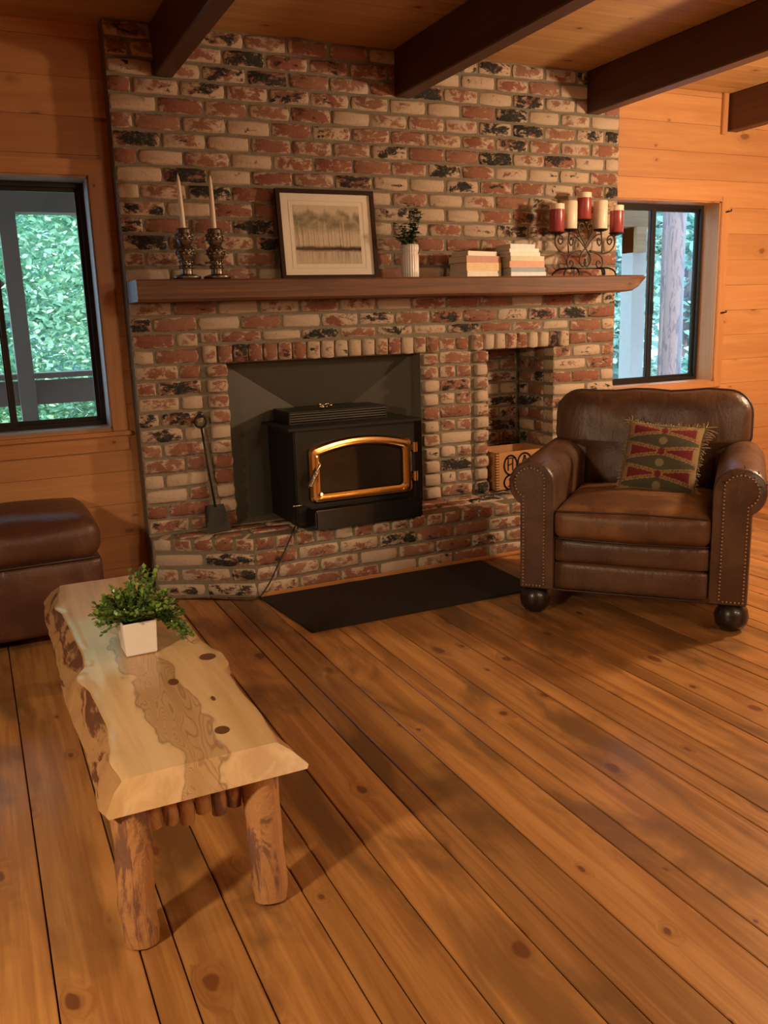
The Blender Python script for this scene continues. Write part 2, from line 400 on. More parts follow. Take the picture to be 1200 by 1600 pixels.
# plank-clad wall helper: holes is a list of (x0,x1,z0,z1)
def plank_wall(parent, x0, x1, yface, holes, pitch, mat, z1=ZC, z0=0.0, first=0.0):
    z = first
    while z < z1:
        a, b = max(z, z0), min(z + pitch, z1)
        if b - a > .01:
            t = MB(); zs = sorted({a + .0008, b - .0008} | {q for h in holes for q in (h[2], h[3]) if a + .004 < q < b - .004})
            for p, q in zip(zs[:-1], zs[1:]):
                segs = [(x0, x1)]
                for h in holes:
                    if h[2] < (p + q) / 2 < h[3]:
                        ns = []
                        for s0, s1 in segs:
                            if h[1] <= s0 or h[0] >= s1: ns.append((s0, s1)); continue
                            if h[0] > s0: ns.append((s0, h[0]))
                            if h[1] < s1: ns.append((h[1], s1))
                        segs = ns
                for s0, s1 in segs: t.box(s0, s1, yface, yface + .018, p, q)
            if t.v:
                cx = random.uniform(-.3, .3); c = Vector(((x0 + x1) / 2 + cx, yface, (a + b) / 2))
                t.v = [v - c for v in t.v]; o = t.build('plank', mat, None); o.parent = parent; o.location = c - org(parent)
        z += pitch
WL = (-.99, -.105, .845, 2.015)     # left window opening
WR = (2.995, 3.868, .845, 2.010)    # right window opening
def holed(x0, x1, y0, y1, z0, z1, holes):
    t = MB(); X = sorted({x0, x1} | {q for h in holes for q in h[:2]}); Z = sorted({z0, z1} | {q for h in holes for q in h[2:]})
    for a, b in zip(X[:-1], X[1:]):
        for c, d in zip(Z[:-1], Z[1:]):
            if any(h[0] < (a + b) / 2 < h[1] and h[2] < (c + d) / 2 < h[3] for h in holes): continue
            t.box(a, b, y0, y1, c, d)
    return t
FBX = (.455, 1.556, .305, 1.137)    # firebox opening
NX = (1.985, 2.447, .305, 1.137)    # log niche opening
wl = holed(XL, 0.004, YW + .018, YW + .18, 0, ZC, [WL]).build('wall_back_left', 'jamb'); tag(wl, 'horizontal pine board wall with the window left of the brick chimney', 'wall', kind='structure')
plank_wall(wl, XL, 0.004, YW, [WL], .165, 'wallwood', first=-.035)
wr = holed(BW - .004, XR, YW + .018, YW + .18, 0, ZC, [WR]).build('wall_back_right', 'jamb'); tag(wr, 'bright pine board wall right of the brick chimney', 'wall', kind='structure')
plank_wall(wr, BW - .004, XR, YW, [WR], .165, 'wallwood', first=-.005)
def side_wall(name, label, x0, x1, y0, y1):
    o = MB().box(x0, x1, y0, y1, 0, ZC).build(name, 'wallwood'); tag(o, label, 'wall', kind='structure'); return o
side_wall('wall_left', 'pine wall on the left side of the room', XL - .1, XL, YB, YW + .18)
side_wall('wall_right', 'pine wall on the right side of the room', XR, XR + .1, YB, YW + .18)
side_wall('wall_front', 'pine wall behind the viewer', XL - .1, XR + .1, YB - .1, YB)

ce = MB().box(XL, XR, YB, .9, ZC + .02, ZC + .12).build('ceiling', 'ceilwood'); tag(ce, 'knotty pine plank ceiling between dark beams', 'ceiling', kind='structure')
t = MB().box(-(XR - XL) / 2, (XR - XL) / 2, -.0685, .0685, 0, .019); q = t.build('plank', 'ceilwood'); cm = q.data; bpy.data.objects.remove(q)
y = YW + .10
while y > YB:
    copy_under(cm, 'plank', ce, ((XL + XR) / 2, y, ZC)); y -= .139
bms = {}
nth = ['far left of the room', 'left of the room over the viewer', 'left of the chimney, outside the picture', 'leftmost above the brick chimney', 'middle beam above the brick chimney, over the framed print', 'right beam above the brick chimney, over the candelabra', 'right of the chimney, against the pine wall', 'far right of the room']
for i in range(8):
    x0 = .212 + 1.2265 * (i - 3) + (0.0 if i < 6 else 0); x1 = x0 + .088
    y1 = 0.004 if 3 <= i <= 5 else YW
    if not (XL < x0 < XR - .1): continue
    o = MB().box(x0, x1, YB, y1, 2.44, ZC - .001)
    c = Vector(((x0 + x1) / 2, (YB + y1) / 2, 2.55)); o.v = [v - c for v in o.v]
    o = o.build('ceiling_beam', 'beam', bevel=.006, seg=1); o.location = c
    tag(o, 'dark brown ceiling beam, ' + nth[i], 'beam', 'ceiling beams')
o = MB().box(3.835, 3.878, YW - .022, YW, 2.42, ZC - .001).build('trim_1', 'trimwood', bevel=.003); tag(o, 'narrow pine trim strip beside the end of the rightmost beam', 'trim', kind='structure')
for nm, a, b in (('baseboard_left', XL, -.002), ('baseboard_right', BW + .002, XR)):
    o = MB().box(a, b, YW - .018, YW, 0, .085).build(nm, 'trimwoodx', bevel=.003); tag(o, 'pine baseboard along the wall ' + ('left' if a < -1 else 'right') + ' of the chimney', 'baseboard', kind='structure')

# ------------------------------------------------------------------ bricks
C = .0762; PX = .216; JT = .013
bcache = {}
def brick_mesh(L, H, D, var):
    k = (round(L, 3), round(H, 3), round(D, 3), var)
    if k in bcache: return bcache[k]
    rnd = random.Random(hash(k) % 9999); t = MB(); l, h = L / 2, H / 2; e = .0085; jj = lambda s: rnd.uniform(-s, s)
    nx = 3 if L > .15 else 2; g = []
    ring_o = []; ring_i = []; back = []
    # perimeter points, counter-clockwise seen from the front (-y)
    per = [(-l + 2 * l * i / nx, -h) for i in range(nx)] + [(l, -h), (l, 0)] + [(l - 2 * l * i / nx, h) for i in range(nx)] + [(-l, h), (-l, 0)]
    vs = []; n = len(per)
    for (px, pz) in per:
        cornr = abs(abs(px) - l) < 1e-6 and abs(abs(pz) - h) < 1e-6
        s_ = .955 if cornr and L > .15 else .93 if cornr else 1
        qx = px * s_ + jj(.0022); qz = pz * (.90 if cornr else 1) + jj(.0018); g.append((qx, qz))
    for qx, qz in g: vs.append((qx, D, qz))
    for qx, qz in g: vs.append((qx, .008 + jj(.0015), qz))
    for qx, qz in g: vs.append((qx - math.copysign(e, qx) if abs(abs(qx) - l) < .02 else qx, jj(.0014), qz - math.copysign(e, qz) if abs(qz) > .3 * h else qz))
    fs = [(i, (i + 1) % n, n + (i + 1) % n, n + i) for i in range(n)] + [(n + i, n + (i + 1) % n, 2 * n + (i + 1) % n, 2 * n + i) for i in range(n)] + [tuple(range(2 * n, 3 * n))]
    t.add(vs, fs); o = t.build('brick', 'brick', smooth=True, ang=50); me = o.data; bpy.data.objects.remove(o); bcache[k] = me; return me
def bcolor(dark=.18, white=.25):
    r = random.random(); dark *= 1.25; white *= .9
    if r < dark: c = (random.uniform(.40, .64), random.uniform(.47, .61))
    elif r < dark + white: c = (random.uniform(.60, .85), random.uniform(.25, .46))
    else: c = (random.uniform(.36, .55), random.uniform(.25, .48))
    return (c[0], c[1], random.random(), 1)
def put_brick(parent, x0, x1, z0, z1, y=0.0, D=.05, j=JT, rot=None, loc=None, dark=.18, white=.25):
    me = brick_mesh(max(.02, x1 - x0 - j), z1 - z0 - j * .9, D, random.randint(0, 2))
    c = loc if loc else ((x0 + x1) / 2, y + random.uniform(-.003, .003), (z0 + z1) / 2)
    return copy_under(me, 'brick', parent, c, rot or (0, random.uniform(-.008, .008), 0), bcolor(dark, white))
def row(parent, x0, x1, z0, z1, odd, phase=0.0, **k):
    js = [x0]; q = phase + (PX / 2 if odd else 0)
    n = math.ceil((x0 + .045 - q) / PX)
    while True:
        xx = q + n * PX; n += 1
        if xx > x1 - .045: break
        if xx > x0 + .045: js.append(xx + random.uniform(-.004, .004))
    js.append(x1)
    for a, b in zip(js[:-1], js[1:]): put_brick(parent, a, b, z0, z1, **k)
REC = .011
# upper chimney breast
ch = MB().box(.004, BW - .004, REC, YW + .05, 18 * C, ZC).build('wall_chimney', 'mortar'); tag(ch, 'weathered used-brick chimney breast rising from the mantel to the ceiling', 'wall', kind='structure')
for r_ in range(18, 35): row(ch, 0, BW, r_ * C, (r_ + 1) * C, r_ % 2, dark=.24 if r_ % 3 else .16)
# lower part: firebox and log niche
lo = thing('brick_fireplace', (0, 0, .305), 'used-brick fireplace front with stove opening and tall log niche beneath the mantel', 'fireplace')
mt = holed(.004, BW - .004, REC, YW + .05, .0, 18 * C, [FBX, (NX[0], NX[1] + .012, NX[2], NX[3])])
# niche shell and firebox shell behind the opening
ND = .37
for a, b, c, d, e, f in ((NX[0] - .06, NX[0] - .002, .03, ND + .07, .302, 1.2), (NX[1] + .016, NX[1] + .09, .03, ND + .07, .302, 1.2), (NX[0] - .055, NX[1] + .085, ND + .012, ND + .10, .303, 1.19), (NX[0] - .05, NX[1] + .08, REC + .03, ND + .06, NX[3] + .003, NX[3] + .06)):
    mt.box(a, b, c, d, e, f)
mt.box(NX[0] - .052, NX[1] + .082, YW, ND + .066, .27, .3045)
for a, b, c, d, e, f in ((FBX[0] - .1, FBX[0] - .003, .12, .75, .302, 1.2), (FBX[1] + .003, FBX[1] + .1, .12, .75, .302, 1.2), (FBX[0] - .09, FBX[1] + .09, .7, .8, .303, 1.19), (FBX[0] - .08, FBX[1] + .08, .12, .74, FBX[3] + .003, FBX[3] + .05), (FBX[0] - .09, FBX[1] + .09, .12, .79, .25, .3045)):
    mt.box(a, b, c, d, e, f)
mt.build('mortar_core', 'mortar', lo)
for r_ in range(4, 18):
    z0, z1 = r_ * C, (r_ + 1) * C; odd = r_ % 2
    if r_ < 15:
        row(lo, 0, .330, z0, z1, odd); row(lo, 1.672, 1.888, z0, z1, odd, phase=1.672); row(lo, NX[1], BW, z0, z1, odd, D=.10)
    elif r_ == 15:
        row(lo, 0, .330, z0, z1, odd); row(lo, 1.672, 1.872, z0, z1, odd, phase=1.672); row(lo, 2.567, BW, z0, z1, odd)
    elif r_ == 16:
        row(lo, 0, .330, z0, z1, odd); row(lo, .330, 2.567, 1.236, z1, odd); row(lo, 2.567, BW, z0, z1, odd)
    else: row(lo, 0, BW, z0, z1, odd, dark=.3)
# stacked header jambs, standing a little proud
for x0, x1 in ((.346, .458), (1.556, 1.662), (1.897, 1.988)):
    for r_ in range(4, 15):
        put_brick(lo, x0 + random.uniform(-.004, .004), x1 + random.uniform(-.005, .005), r_ * C, (r_ + 1) * C - (.006 if r_ == 14 else 0), y=-.022, D=.16, dark=.08, white=.3)
# rowlock heads
for x0, x1, n in ((.335, 1.668, 17), (1.882, 2.562, 9)):
    for i in range(n):
        a = x0 + (x1 - x0) * i / n; put_brick(lo, a, a + (x1 - x0) / n, 1.134, 1.234, y=-.020, D=.16, j=.011, dark=.15, white=.3)
# inside of the niche
for r_ in range(4, 15):
    z0, z1 = r_ * C, min((r_ + 1) * C, 1.137)
    row(lo, NX[0], NX[1], z0, z1, r_ % 2, phase=1.99, y=ND, dark=.3)
    js = [.10, .10 + (.17 if r_ % 2 else .10), ND - .005]
    for a, b in zip(js[:-1], js[1:]):
        put_brick(lo, a, b, z0, z1, rot=(0, 0, -PI / 2), loc=(NX[1], (a + b) / 2, (z0 + z1) / 2), dark=.3)

# ------------------------------------------------------------------ hearth
HZ = 4 * C; HY = -.318
hp = [(0.005, REC), (0.005, -.045), (.447, HY + REC), (BW - .447, HY + REC), (BW - .005, -.045), (BW - .005, REC)]
he = thing('brick_hearth', (1.4, -.15, 0), 'low raised brick hearth with angled left corner under the wood stove', 'hearth')
MB().prism(hp, 0, HZ - .008, 2).build('mortar_core', 'mortar', he)
def face_bricks(a, b):
    a = Vector((*a, 0)); b = Vector((*b, 0)); d = (b - a); L = d.length; d.normalize(); ang = math.atan2(d.y, d.x)
    for r_ in range(4):
        p = .108 if r_ == 3 else PX; n = max(1, round(L / p)); w_ = L / n
        js = [i * w_ for i in range(n + 1)]
        if r_ == 1: js = [0] + [(i + .5) * w_ for i in range(n)] + [L]
        for s0, s1 in zip(js[:-1], js[1:]):
            if r_ == 0 and False: continue
            c = a + d * ((s0 + s1) / 2)
            put_brick(he, s0, s1, r_ * C, (r_ + 1) * C - (.002 if r_ == 3 else 0), rot=(0, 0, ang), loc=(c.x, c.y, (r_ + .5) * C), D=.12 if r_ == 3 else .05, dark=.14 if r_ < 3 else .05, white=.2)
face_bricks((0, -.048), (.447, HY)); face_bricks((.447, HY), (BW - .447, HY)); face_bricks((BW - .447, HY), (BW, -.048))
# top pavers of the hearth
def top_brick(x, y, L, W_, ang=0):
    me = brick_mesh(L - .012, W_ - .012, .04, random.randint(0, 2))
    copy_under(me, 'brick', he, (x, y, HZ), (-PI / 2, 0, ang), bcolor(.06, .1))
for i in range(10):
    for (yy, wd) in ((-.155, .105), (-.05, .10)):
        x = .48 + i * PX + (.1 if yy < -.1 else 0)
        if x < BW - .45: top_brick(x, yy, PX, wd)
for x, y in ((.20, -.06), (.36, -.06), (.36, -.16)): top_brick(x, y, .15, .1)
o = MB().box(.452, BW - .447, HY - .018, HY - .001, 0, .022).build('trim_2', 'trimwoodx', bevel=.006); tag(o, 'thin pine strip along the foot of the brick hearth', 'trim', kind='structure')

# ------------------------------------------------------------------ mantel shelf
t = MB(); n = 60
for i in range(n + 1):
    u = i / n; x = .006 + u * (BW + .004 - .006)
    endc = max(0, (u - .955) / .045)
    wob = .006 * mnoise.noise((x * 2.2, 0, 3.1)) + .003 * mnoise.noise((x * 9, 1, 0))
    yf = -.255 + wob; zt = 1.533 + .002 * mnoise.noise((x * 3, 5, 0)); zb = 1.437 + .006 * mnoise.noise((x * 1.6, 8, 0)) + .075 * endc ** 2.0
    cut = .015 * endc ** 3
    for (yy, zz) in ((.004, zb), (yf + .012, zb), (yf + .001, zb + .010), (yf + cut, (zt + zb) / 2), (yf + .003 + cut, zt - .008), (yf + .011 + cut, zt), (.004, zt)): t.v.append(Vector((x, yy, zz)))
for i in range(n):
    for j in range(7): t.f.append((i * 7 + j, i * 7 + (j + 1) % 7, (i + 1) * 7 + (j + 1) % 7, (i + 1) * 7 + j)); t.mi.append(0)
t.f += [tuple(range(6, -1, -1)), tuple(range(n * 7, n * 7 + 7))]; t.mi += [0, 0]
c = Vector((1.46, -.12, 1.437)); t.v = [v - c for v in t.v]
ma = t.build('mantel_shelf', 'mantel', smooth=True, ang=40); ma.location = c; tag(ma, 'long reddish-brown wooden mantel beam across the brick chimney', 'mantel')
MZ = 1.5335

# ------------------------------------------------------------------ windows
def window(name, W_, label, right):
    x0, x1, z0, z1 = W_; wn = thing(name, (x0, YW, z0), label, 'window', kind='structure'); yf = .262
    tk = .02; P = wn
    # jamb liner boards
    MB().box(x0 - .004, x0 + .008, YW - .004, YW + .18, z0, z1).build('jamb_board', 'jamb' if not right else 'trimwood', P)
    MB().box(x1 - .008, x1 + .004, YW - .004, YW + .18, z0, z1).build('jamb_board', 'jamb' if not right else 'trimwood', P)
    MB().box(x0 - .012, x1 + .012, YW - .004, YW + .178, z1 - .008, z1 + .004).build('jamb_board', 'jamb' if not right else 'trimwoodx', P)
    MB().box(x0 - .012, x1 + .012, YW - .004, YW + .178, z0 - .004, z0 + .008).build('stool_board', 'jamb' if not right else 'trimwoodx', P)
    cw = .07; zt = z1 + (.075 if not right else .03)
    if not right:
        MB().box(x0 - cw, x0, YW - tk, YW - .001, z0 - .015, zt - cw).build('casing', 'trimwood', P, bevel=.003)
        MB().box(x1, x1 + cw, YW - tk, YW - .001, z0 - .015, zt - cw).build('casing', 'trimwood', P, bevel=.003)
        MB().box(x0 - cw, x1 + cw, YW - tk, YW - .001, zt - cw, zt).build('casing', 'trimwoodx', P, bevel=.003)
        MB().box(x0 - cw - .006, x1 + cw + .012, YW - .045, YW - .001, z0 - .036, z0 - .015).build('sill', 'trimwoodx', P, bevel=.004)
        MB().box(x0 - cw, x1 + cw, YW - tk, YW - .001, z0 - .112, z0 - .036).build('apron', 'trimwoodx', P, bevel=.003)
    else:
        MB().box(x0 - cw, x0, YW - tk, YW - .001, z0 - .04, zt).build('casing', 'trimwood', P, bevel=.003)
        MB().box(x1, x1 + cw, YW - tk, YW - .001, z0 - .04, zt).build('casing', 'trimwood', P, bevel=.003)
        MB().box(x0, x1, YW - tk, YW - .001, z1, zt).build('casing', 'trimwoodx', P, bevel=.003)
        MB().box(x0, x1, YW - tk - .006, YW - .001, z0 - .04, z0).build('casing', 'trimwoodx', P, bevel=.003)
        for hz in (1.945, 1.30):
            MB().tube([(x1 + .035, YW - tk, hz), (x1 + .035, YW - tk - .02, hz), (x1 + .05, YW - tk - .03, hz + .004), (x1 + .05, YW - tk - .03, hz + .016)], .005, 6).build('hook', 'blackiron', P, smooth=True)
    # aluminium frame
    fw = .03
    f = MB()
    for a in ((x0, x0 + fw, z0, z1), (x1 - fw, x1, z0, z1), (x0 + fw, x1 - fw, z0, z0 + fw), (x0 + fw, x1 - fw, z1 - fw, z1)): f.box(a[0], a[1], yf, yf + .045, a[2], a[3])
    f.build('window_frame', 'alu', P)
    xm = (x0 + x1) / 2
    for k, (a, b, yy) in enumerate(((x0 + fw - .006, xm + .02, yf + .004), (xm - .012, x1 - fw + .006, yf + .024))):
        s = MB(); sw = .024
        for c in ((a, a + sw, z0 + fw - .005, z1 - fw + .005), (b - sw, b, z0 + fw - .005, z1 - fw + .005), (a + sw, b - sw, z0 + fw - .005, z0 + fw + sw - .005), (a + sw, b - sw, z1 - fw - sw + .005, z1 - fw + .005)): s.box(c[0], c[1], yy, yy + .018, c[2], c[3])
        so_ = s.build('sash', 'alu', P)
        MB().box(a + sw, b - sw, yy + .007, yy + .011, z0 + fw + sw - .005, z1 - fw - sw + .005).build('pane', 'glass', so_)
        if k == 0: MB().box(b - .022, b - .006, yy - .016, yy, z0 + .46, z0 + .54).build('latch', 'blackiron', so_, bevel=.004)
    return wn
window('window_1', WL, 'dark-framed sliding window with pine casing left of the chimney, green trees outside', False)
window('window_2', WR, 'dark-framed sliding window right of the chimney, tree trunks outside', True)

# ================================================================== WOOD STOVE
st = thing('wood_stove', (1.03, 0, HZ), 'black wood stove insert with brass-framed arched glass door on the hearth', 'stove')
zi, xi0, xi1, yo, yi = .875, .87, 1.22, .10, .20
for nm, pts in (('surround_panel', [(FBX[0], yo, FBX[2]), (xi0, yi, FBX[2]), (xi0, yi, zi), (FBX[0], yo, FBX[3])]),
                ('surround_panel', [(FBX[0], yo, FBX[3]), (xi0, yi, zi), (xi1, yi, zi), (FBX[1], yo, FBX[3])]),
                ('surround_panel', [(FBX[1], yo, FBX[3]), (xi1, yi, zi), (xi1, yi, FBX[2]), (FBX[1], yo, FBX[2])])):
    t = MB(); t.add(pts + [(a, b + .006, c) for a, b, c in pts], [(3, 2, 1, 0), (4, 5, 6, 7)] + [(i, (i + 1) % 4, 4 + (i + 1) % 4, 4 + i) for i in range(4)]); t.build(nm, 'surround', st)
bx0, bx1, by0, by1, bz1 = .70, 1.372, -.25, .24, .800
body = MB().box(bx0, bx1, by0, by1, HZ + .002, bz1).build('body', 'stove', st, bevel=.006)
MB().box(bx0 - .035, bx1 + .035, by0 - .025, by1, bz1, bz1 + .014).build('top_plate', 'stove', st, bevel=.003)
lv = MB().box(.735, 1.290, -.10, .15, bz1 + .014, bz1 + .020)
lv.box(.735, .742, -.10, .15, bz1 + .02, bz1 + .072); lv.box(1.283, 1.290, -.10, .15, bz1 + .02, bz1 + .072); lv.box(.735, 1.290, -.105, .15, bz1 + .072, bz1 + .078); lv.box(.742, 1.283, -.02, -.015, bz1 + .02, bz1 + .072)
lvo = lv.build('heat_grille', 'stove', st)
for k in range(4): MB().box(.742, 1.283, -.100, -.088, bz1 + .026 + k * .0125, bz1 + .032 + k * .0125).build('slat', 'surround', lvo)
# spring ornament on top of the grille
kt = MB(); 
for k in range(9): kt.ball((.93 + .013 * (k % 5) + random.uniform(-.004, .004), -.05 + random.uniform(-.01, .01), bz1 + .088 + .007 * (k % 3)), .009, 8)
kt.build('knob', 'chrome', st, smooth=True)
# brass arched door frame
def arch(x0, x1, z0, zs, zm, r, n=18):
    P = []
    def arc(cx, cz, a0, a1, r_, k=6):
        for i in range(k + 1):
            a = math.radians(a0 + (a1 - a0) * i / k); P.append((cx + r_ * math.cos(a), cz + r_ * math.sin(a)))
    arc(x0 + r, z0 + r, 180, 270, r); arc(x1 - r, z0 + r, 270, 360, r)
    arc(x1 - r, zs - r, 0, 62, r)
    for i in range(1, n):
        u = i / n; P.append((x1 - r * .6 + (x0 - x1 + 2 * r * .6) * u, zs - r * .12 + (zm - zs + r * .12) * (1 - (2 * u - 1) ** 2)))
    arc(x0 + r, zs - r, 118, 180, r); return P
OUT = arch(.770, 1.345, .424, .715, .752, .03); N_ = len(OUT); INN = arch(.826, 1.289, .474, .668, .700, .022)
t = MB(); prof = ((0, 0), (.0, -.014), (.2, -.028), (.45, -.030), (.6, -.018), (.75, -.024), (.92, -.018), (1, 0))
yd = by0 - .004
for a, b in zip(OUT, INN):
    for s, d in prof: t.v.append(Vector((a[0] + (b[0] - a[0]) * s, yd + d, a[1] + (b[1] - a[1]) * s)))
K = len(prof)
for i in range(N_):
    for j in range(K - 1): t.f.append((i * K + j, ((i + 1) % N_) * K + j, ((i + 1) % N_) * K + j + 1, i * K + j + 1)); t.mi.append(0)
dr = t.build('door', 'brass', st, smooth=True, ang=35); dr['label'] = 'polished brass door frame'
MB().prism(INN, yd - .010, yd - .004, 1).build('door_glass', 'stoveglass', dr)
for hz in (.485, .640):
    h_ = MB(); h_.lathe([(.014, 0), (.014, .05)], 12, (1.366, by0 - .018, hz)); h_.box(1.34, 1.366, by0 - .022, by0 - .006, hz + .01, hz + .04); h_.build('hinge', 'brass', dr, smooth=True, ang=40)
# coil handle
hd = MB(); A = Vector((.815, by0 - .05, .628)); B = Vector((.745, by0 - .075, .525)); hd.tube([(.815, by0 - .02, .640), tuple(A), tuple(A + (B - A) * .4)], .007, 8)
ax = (B - A).normalized(); sd = ax.cross(Vector((0, 1, 0))).normalized(); sd2 = ax.cross(sd)
pts = [A + (B - A) * (.35 + .65 * i / 110) + (sd * math.cos(i * .62) + sd2 * math.sin(i * .62)) * .0115 for i in range(111)]
hd.tube(pts, .0035, 6); hd.build('handle', 'chrome', dr, smooth=True)
# ash lip
al = MB().box(.752, 1.352, by0 - .125, by0, HZ + .004, .408).build('ash_lip', 'stovegloss', st, bevel=.008)
MB().box(.752, 1.352, by0 - .128, by0 - .120, .398, .411).build('lip_edge', 'stovegloss', al, bevel=.002)
MB().tube([(.705, by0 - .002, .432), (.705, by0 - .05, .432), (.66, by0 - .055, .434)], .005, 6).build('air_lever', 'chrome', st, smooth=True)
# cord
pts = [(.692, -.225, HZ + .006), (.655, -.30, HZ + .005), (.63, HY - .012, .285), (.55, HY - .02, .15), (.49, HY - .03, .06), (.42, HY - .04, .006), (.30, -.285, .005), (.18, -.20, .005), (.06, -.14, .005), (-.04, -.10, .005)]
def smoothpath(P, k=6):
    P = [Vector(p) for p in P]; o = []
    for i in range(len(P) - 1):
        p0, p1, p2, p3 = P[max(0, i - 1)], P[i], P[i + 1], P[min(len(P) - 1, i + 2)]
        for j in range(k):
            t_ = j / k; o.append(.5 * ((2 * p1) + (p2 - p0) * t_ + (2 * p0 - 5 * p1 + 4 * p2 - p3) * t_ ** 2 + (3 * p1 - p0 - 3 * p2 + p3) * t_ ** 3))
    return o + [P[-1]]
o = MB().tube(smoothpath(pts), .0038, 6).build('power_cord', 'cord', smooth=True); tag(o, 'thin black cord running from the stove down the hearth to the floor', 'cord')
# shovel leaning on the bricks
sh = thing('fireplace_shovel', (.32, -.1, HZ), 'black iron ash shovel with ring handle leaning on the bricks left of the stove', 'shovel')
MB().tube([(.327, -.075, .43), (.310, -.045, .65), (.298, -.030, .83)], .0055, 8).build('shaft', 'blackiron', sh, smooth=True)
MB().tube([(.296 + .028 * math.cos(a), -.030, .860 + .030 * math.sin(a)) for a in [2 * PI * i / 16 for i in range(16)]], .0065, 8, closed=True).build('ring_handle', 'blackiron', sh, smooth=True)
t = MB(); t.add([(.280, -.072, .44), (.372, -.072, .44), (.392, -.118, HZ + .004), (.268, -.118, HZ + .004), (.280, -.065, .44), (.372, -.065, .44), (.392, -.110, HZ + .003), (.268, -.110, HZ + .003)], [(3, 2, 1, 0), (4, 5, 6, 7), (0, 1, 5, 4), (1, 2, 6, 5), (2, 3, 7, 6), (3, 0, 4, 7)])
t.box(.274, .282, -.100, -.070, .335, .44); t.build('blade', 'blackiron', sh)

# crate in the niche
cr = thing('wooden_crate', (2.2, .12, HZ), 'small open wooden crate with dark printed letters in the log niche', 'crate')
cx0, cx1, cy0, cy1, cz0, cz1 = 2.035, 2.425, -.018, .25, HZ + .006, .535
MB().box(cx0 + .012, cx1 - .012, cy0, cy0 + .012, cz0, cz1).build('front_panel', 'crate', cr)
MB().box(cx0 + .012, cx1 - .012, cy1 - .012, cy1, cz0, cz1).build('back_panel', 'crate', cr)
MB().box(cx0, cx0 + .012, cy0, cy1, cz0, cz1).build('side_panel', 'crate', cr); MB().box(cx1 - .012, cx1, cy0, cy1, cz0, cz1).build('side_panel', 'crate', cr)
MB().box(cx0 + .012, cx1 - .012, cy0 + .012, cy1 - .012, cz0, cz0 + .012).build('bottom_panel', 'crate', cr)
fj = MB()
for k in range(14): fj.box(cx0 - .001, cx0 + .02, cy0 - .001, cy0 + .012, cz0 + .008 + k * .0162, cz0 + .013 + k * .0162)
fj.build('finger_joint', 'ink', cr)
lt = MB(); yl = cy0 - .0005
def stroke(P, r=.007): 
    Q = [Vector((p[0], yl, p[1])) for p in P]
    for a, b in zip(Q[:-1], Q[1:]):
        d = (b - a).normalized(); n_ = Vector((-d.z, 0, d.x)) * r; a2 = a - d * r * .6; b2 = b + d * r * .6
        v = [a2 + n_, b2 + n_, b2 - n_, a2 - n_]; lt.add(v + [q + Vector((0, -.0012, 0)) for q in v], [(0, 1, 2, 3), (7, 6, 5, 4), (0, 4, 5, 1), (1, 5, 6, 2), (2, 6, 7, 3), (3, 7, 4, 0)])
def oval(cx, cz, rx, rz, r, a0=0, a1=360, n=26): stroke([(cx + rx * math.cos(math.radians(a0 + (a1 - a0) * i / n)), cz + rz * math.sin(math.radians(a0 + (a1 - a0) * i / n))) for i in range(n + 1)], r)
H0 = 2.135
oval(H0, .455, .045, .058, .0055); stroke([(H0 - .017, .425), (H0 - .017, .490)], .005); stroke([(H0 + .015, .425), (H0 + .015, .490)], .005); stroke([(H0 - .017, .455), (H0 + .015, .465)], .004); stroke([(H0 - .03, .497), (H0 + .03, .497)], .003)
oval(H0 + .10, .465, .048, .055, .0055); stroke([(H0 + .075, .430), (H0 + .100, .505), (H0 + .125, .430)], .006); stroke([(H0 + .085, .455), (H0 + .115, .455)], .004)
oval(H0 + .005, .352, .05, .045, .0055, 60, 300); stroke([(H0 + .035, .380), (H0 + .005, .385), (H0 - .008, .368), (H0 + .025, .350), (H0 + .02, .330), (H0 - .015, .328)], .005)
lt.build('printed_letters', 'ink', cr)

# ================================================================== MAT
t = MB().prism([(.445, -.342), (.500, -.930), (1.700, -.925), (1.722, -.345)], .0005, .009, 2); o = t.build('hearth_mat', 'mat', bevel=.003); tag(o, 'dark brown rectangular mat on the floor before the hearth', 'mat')

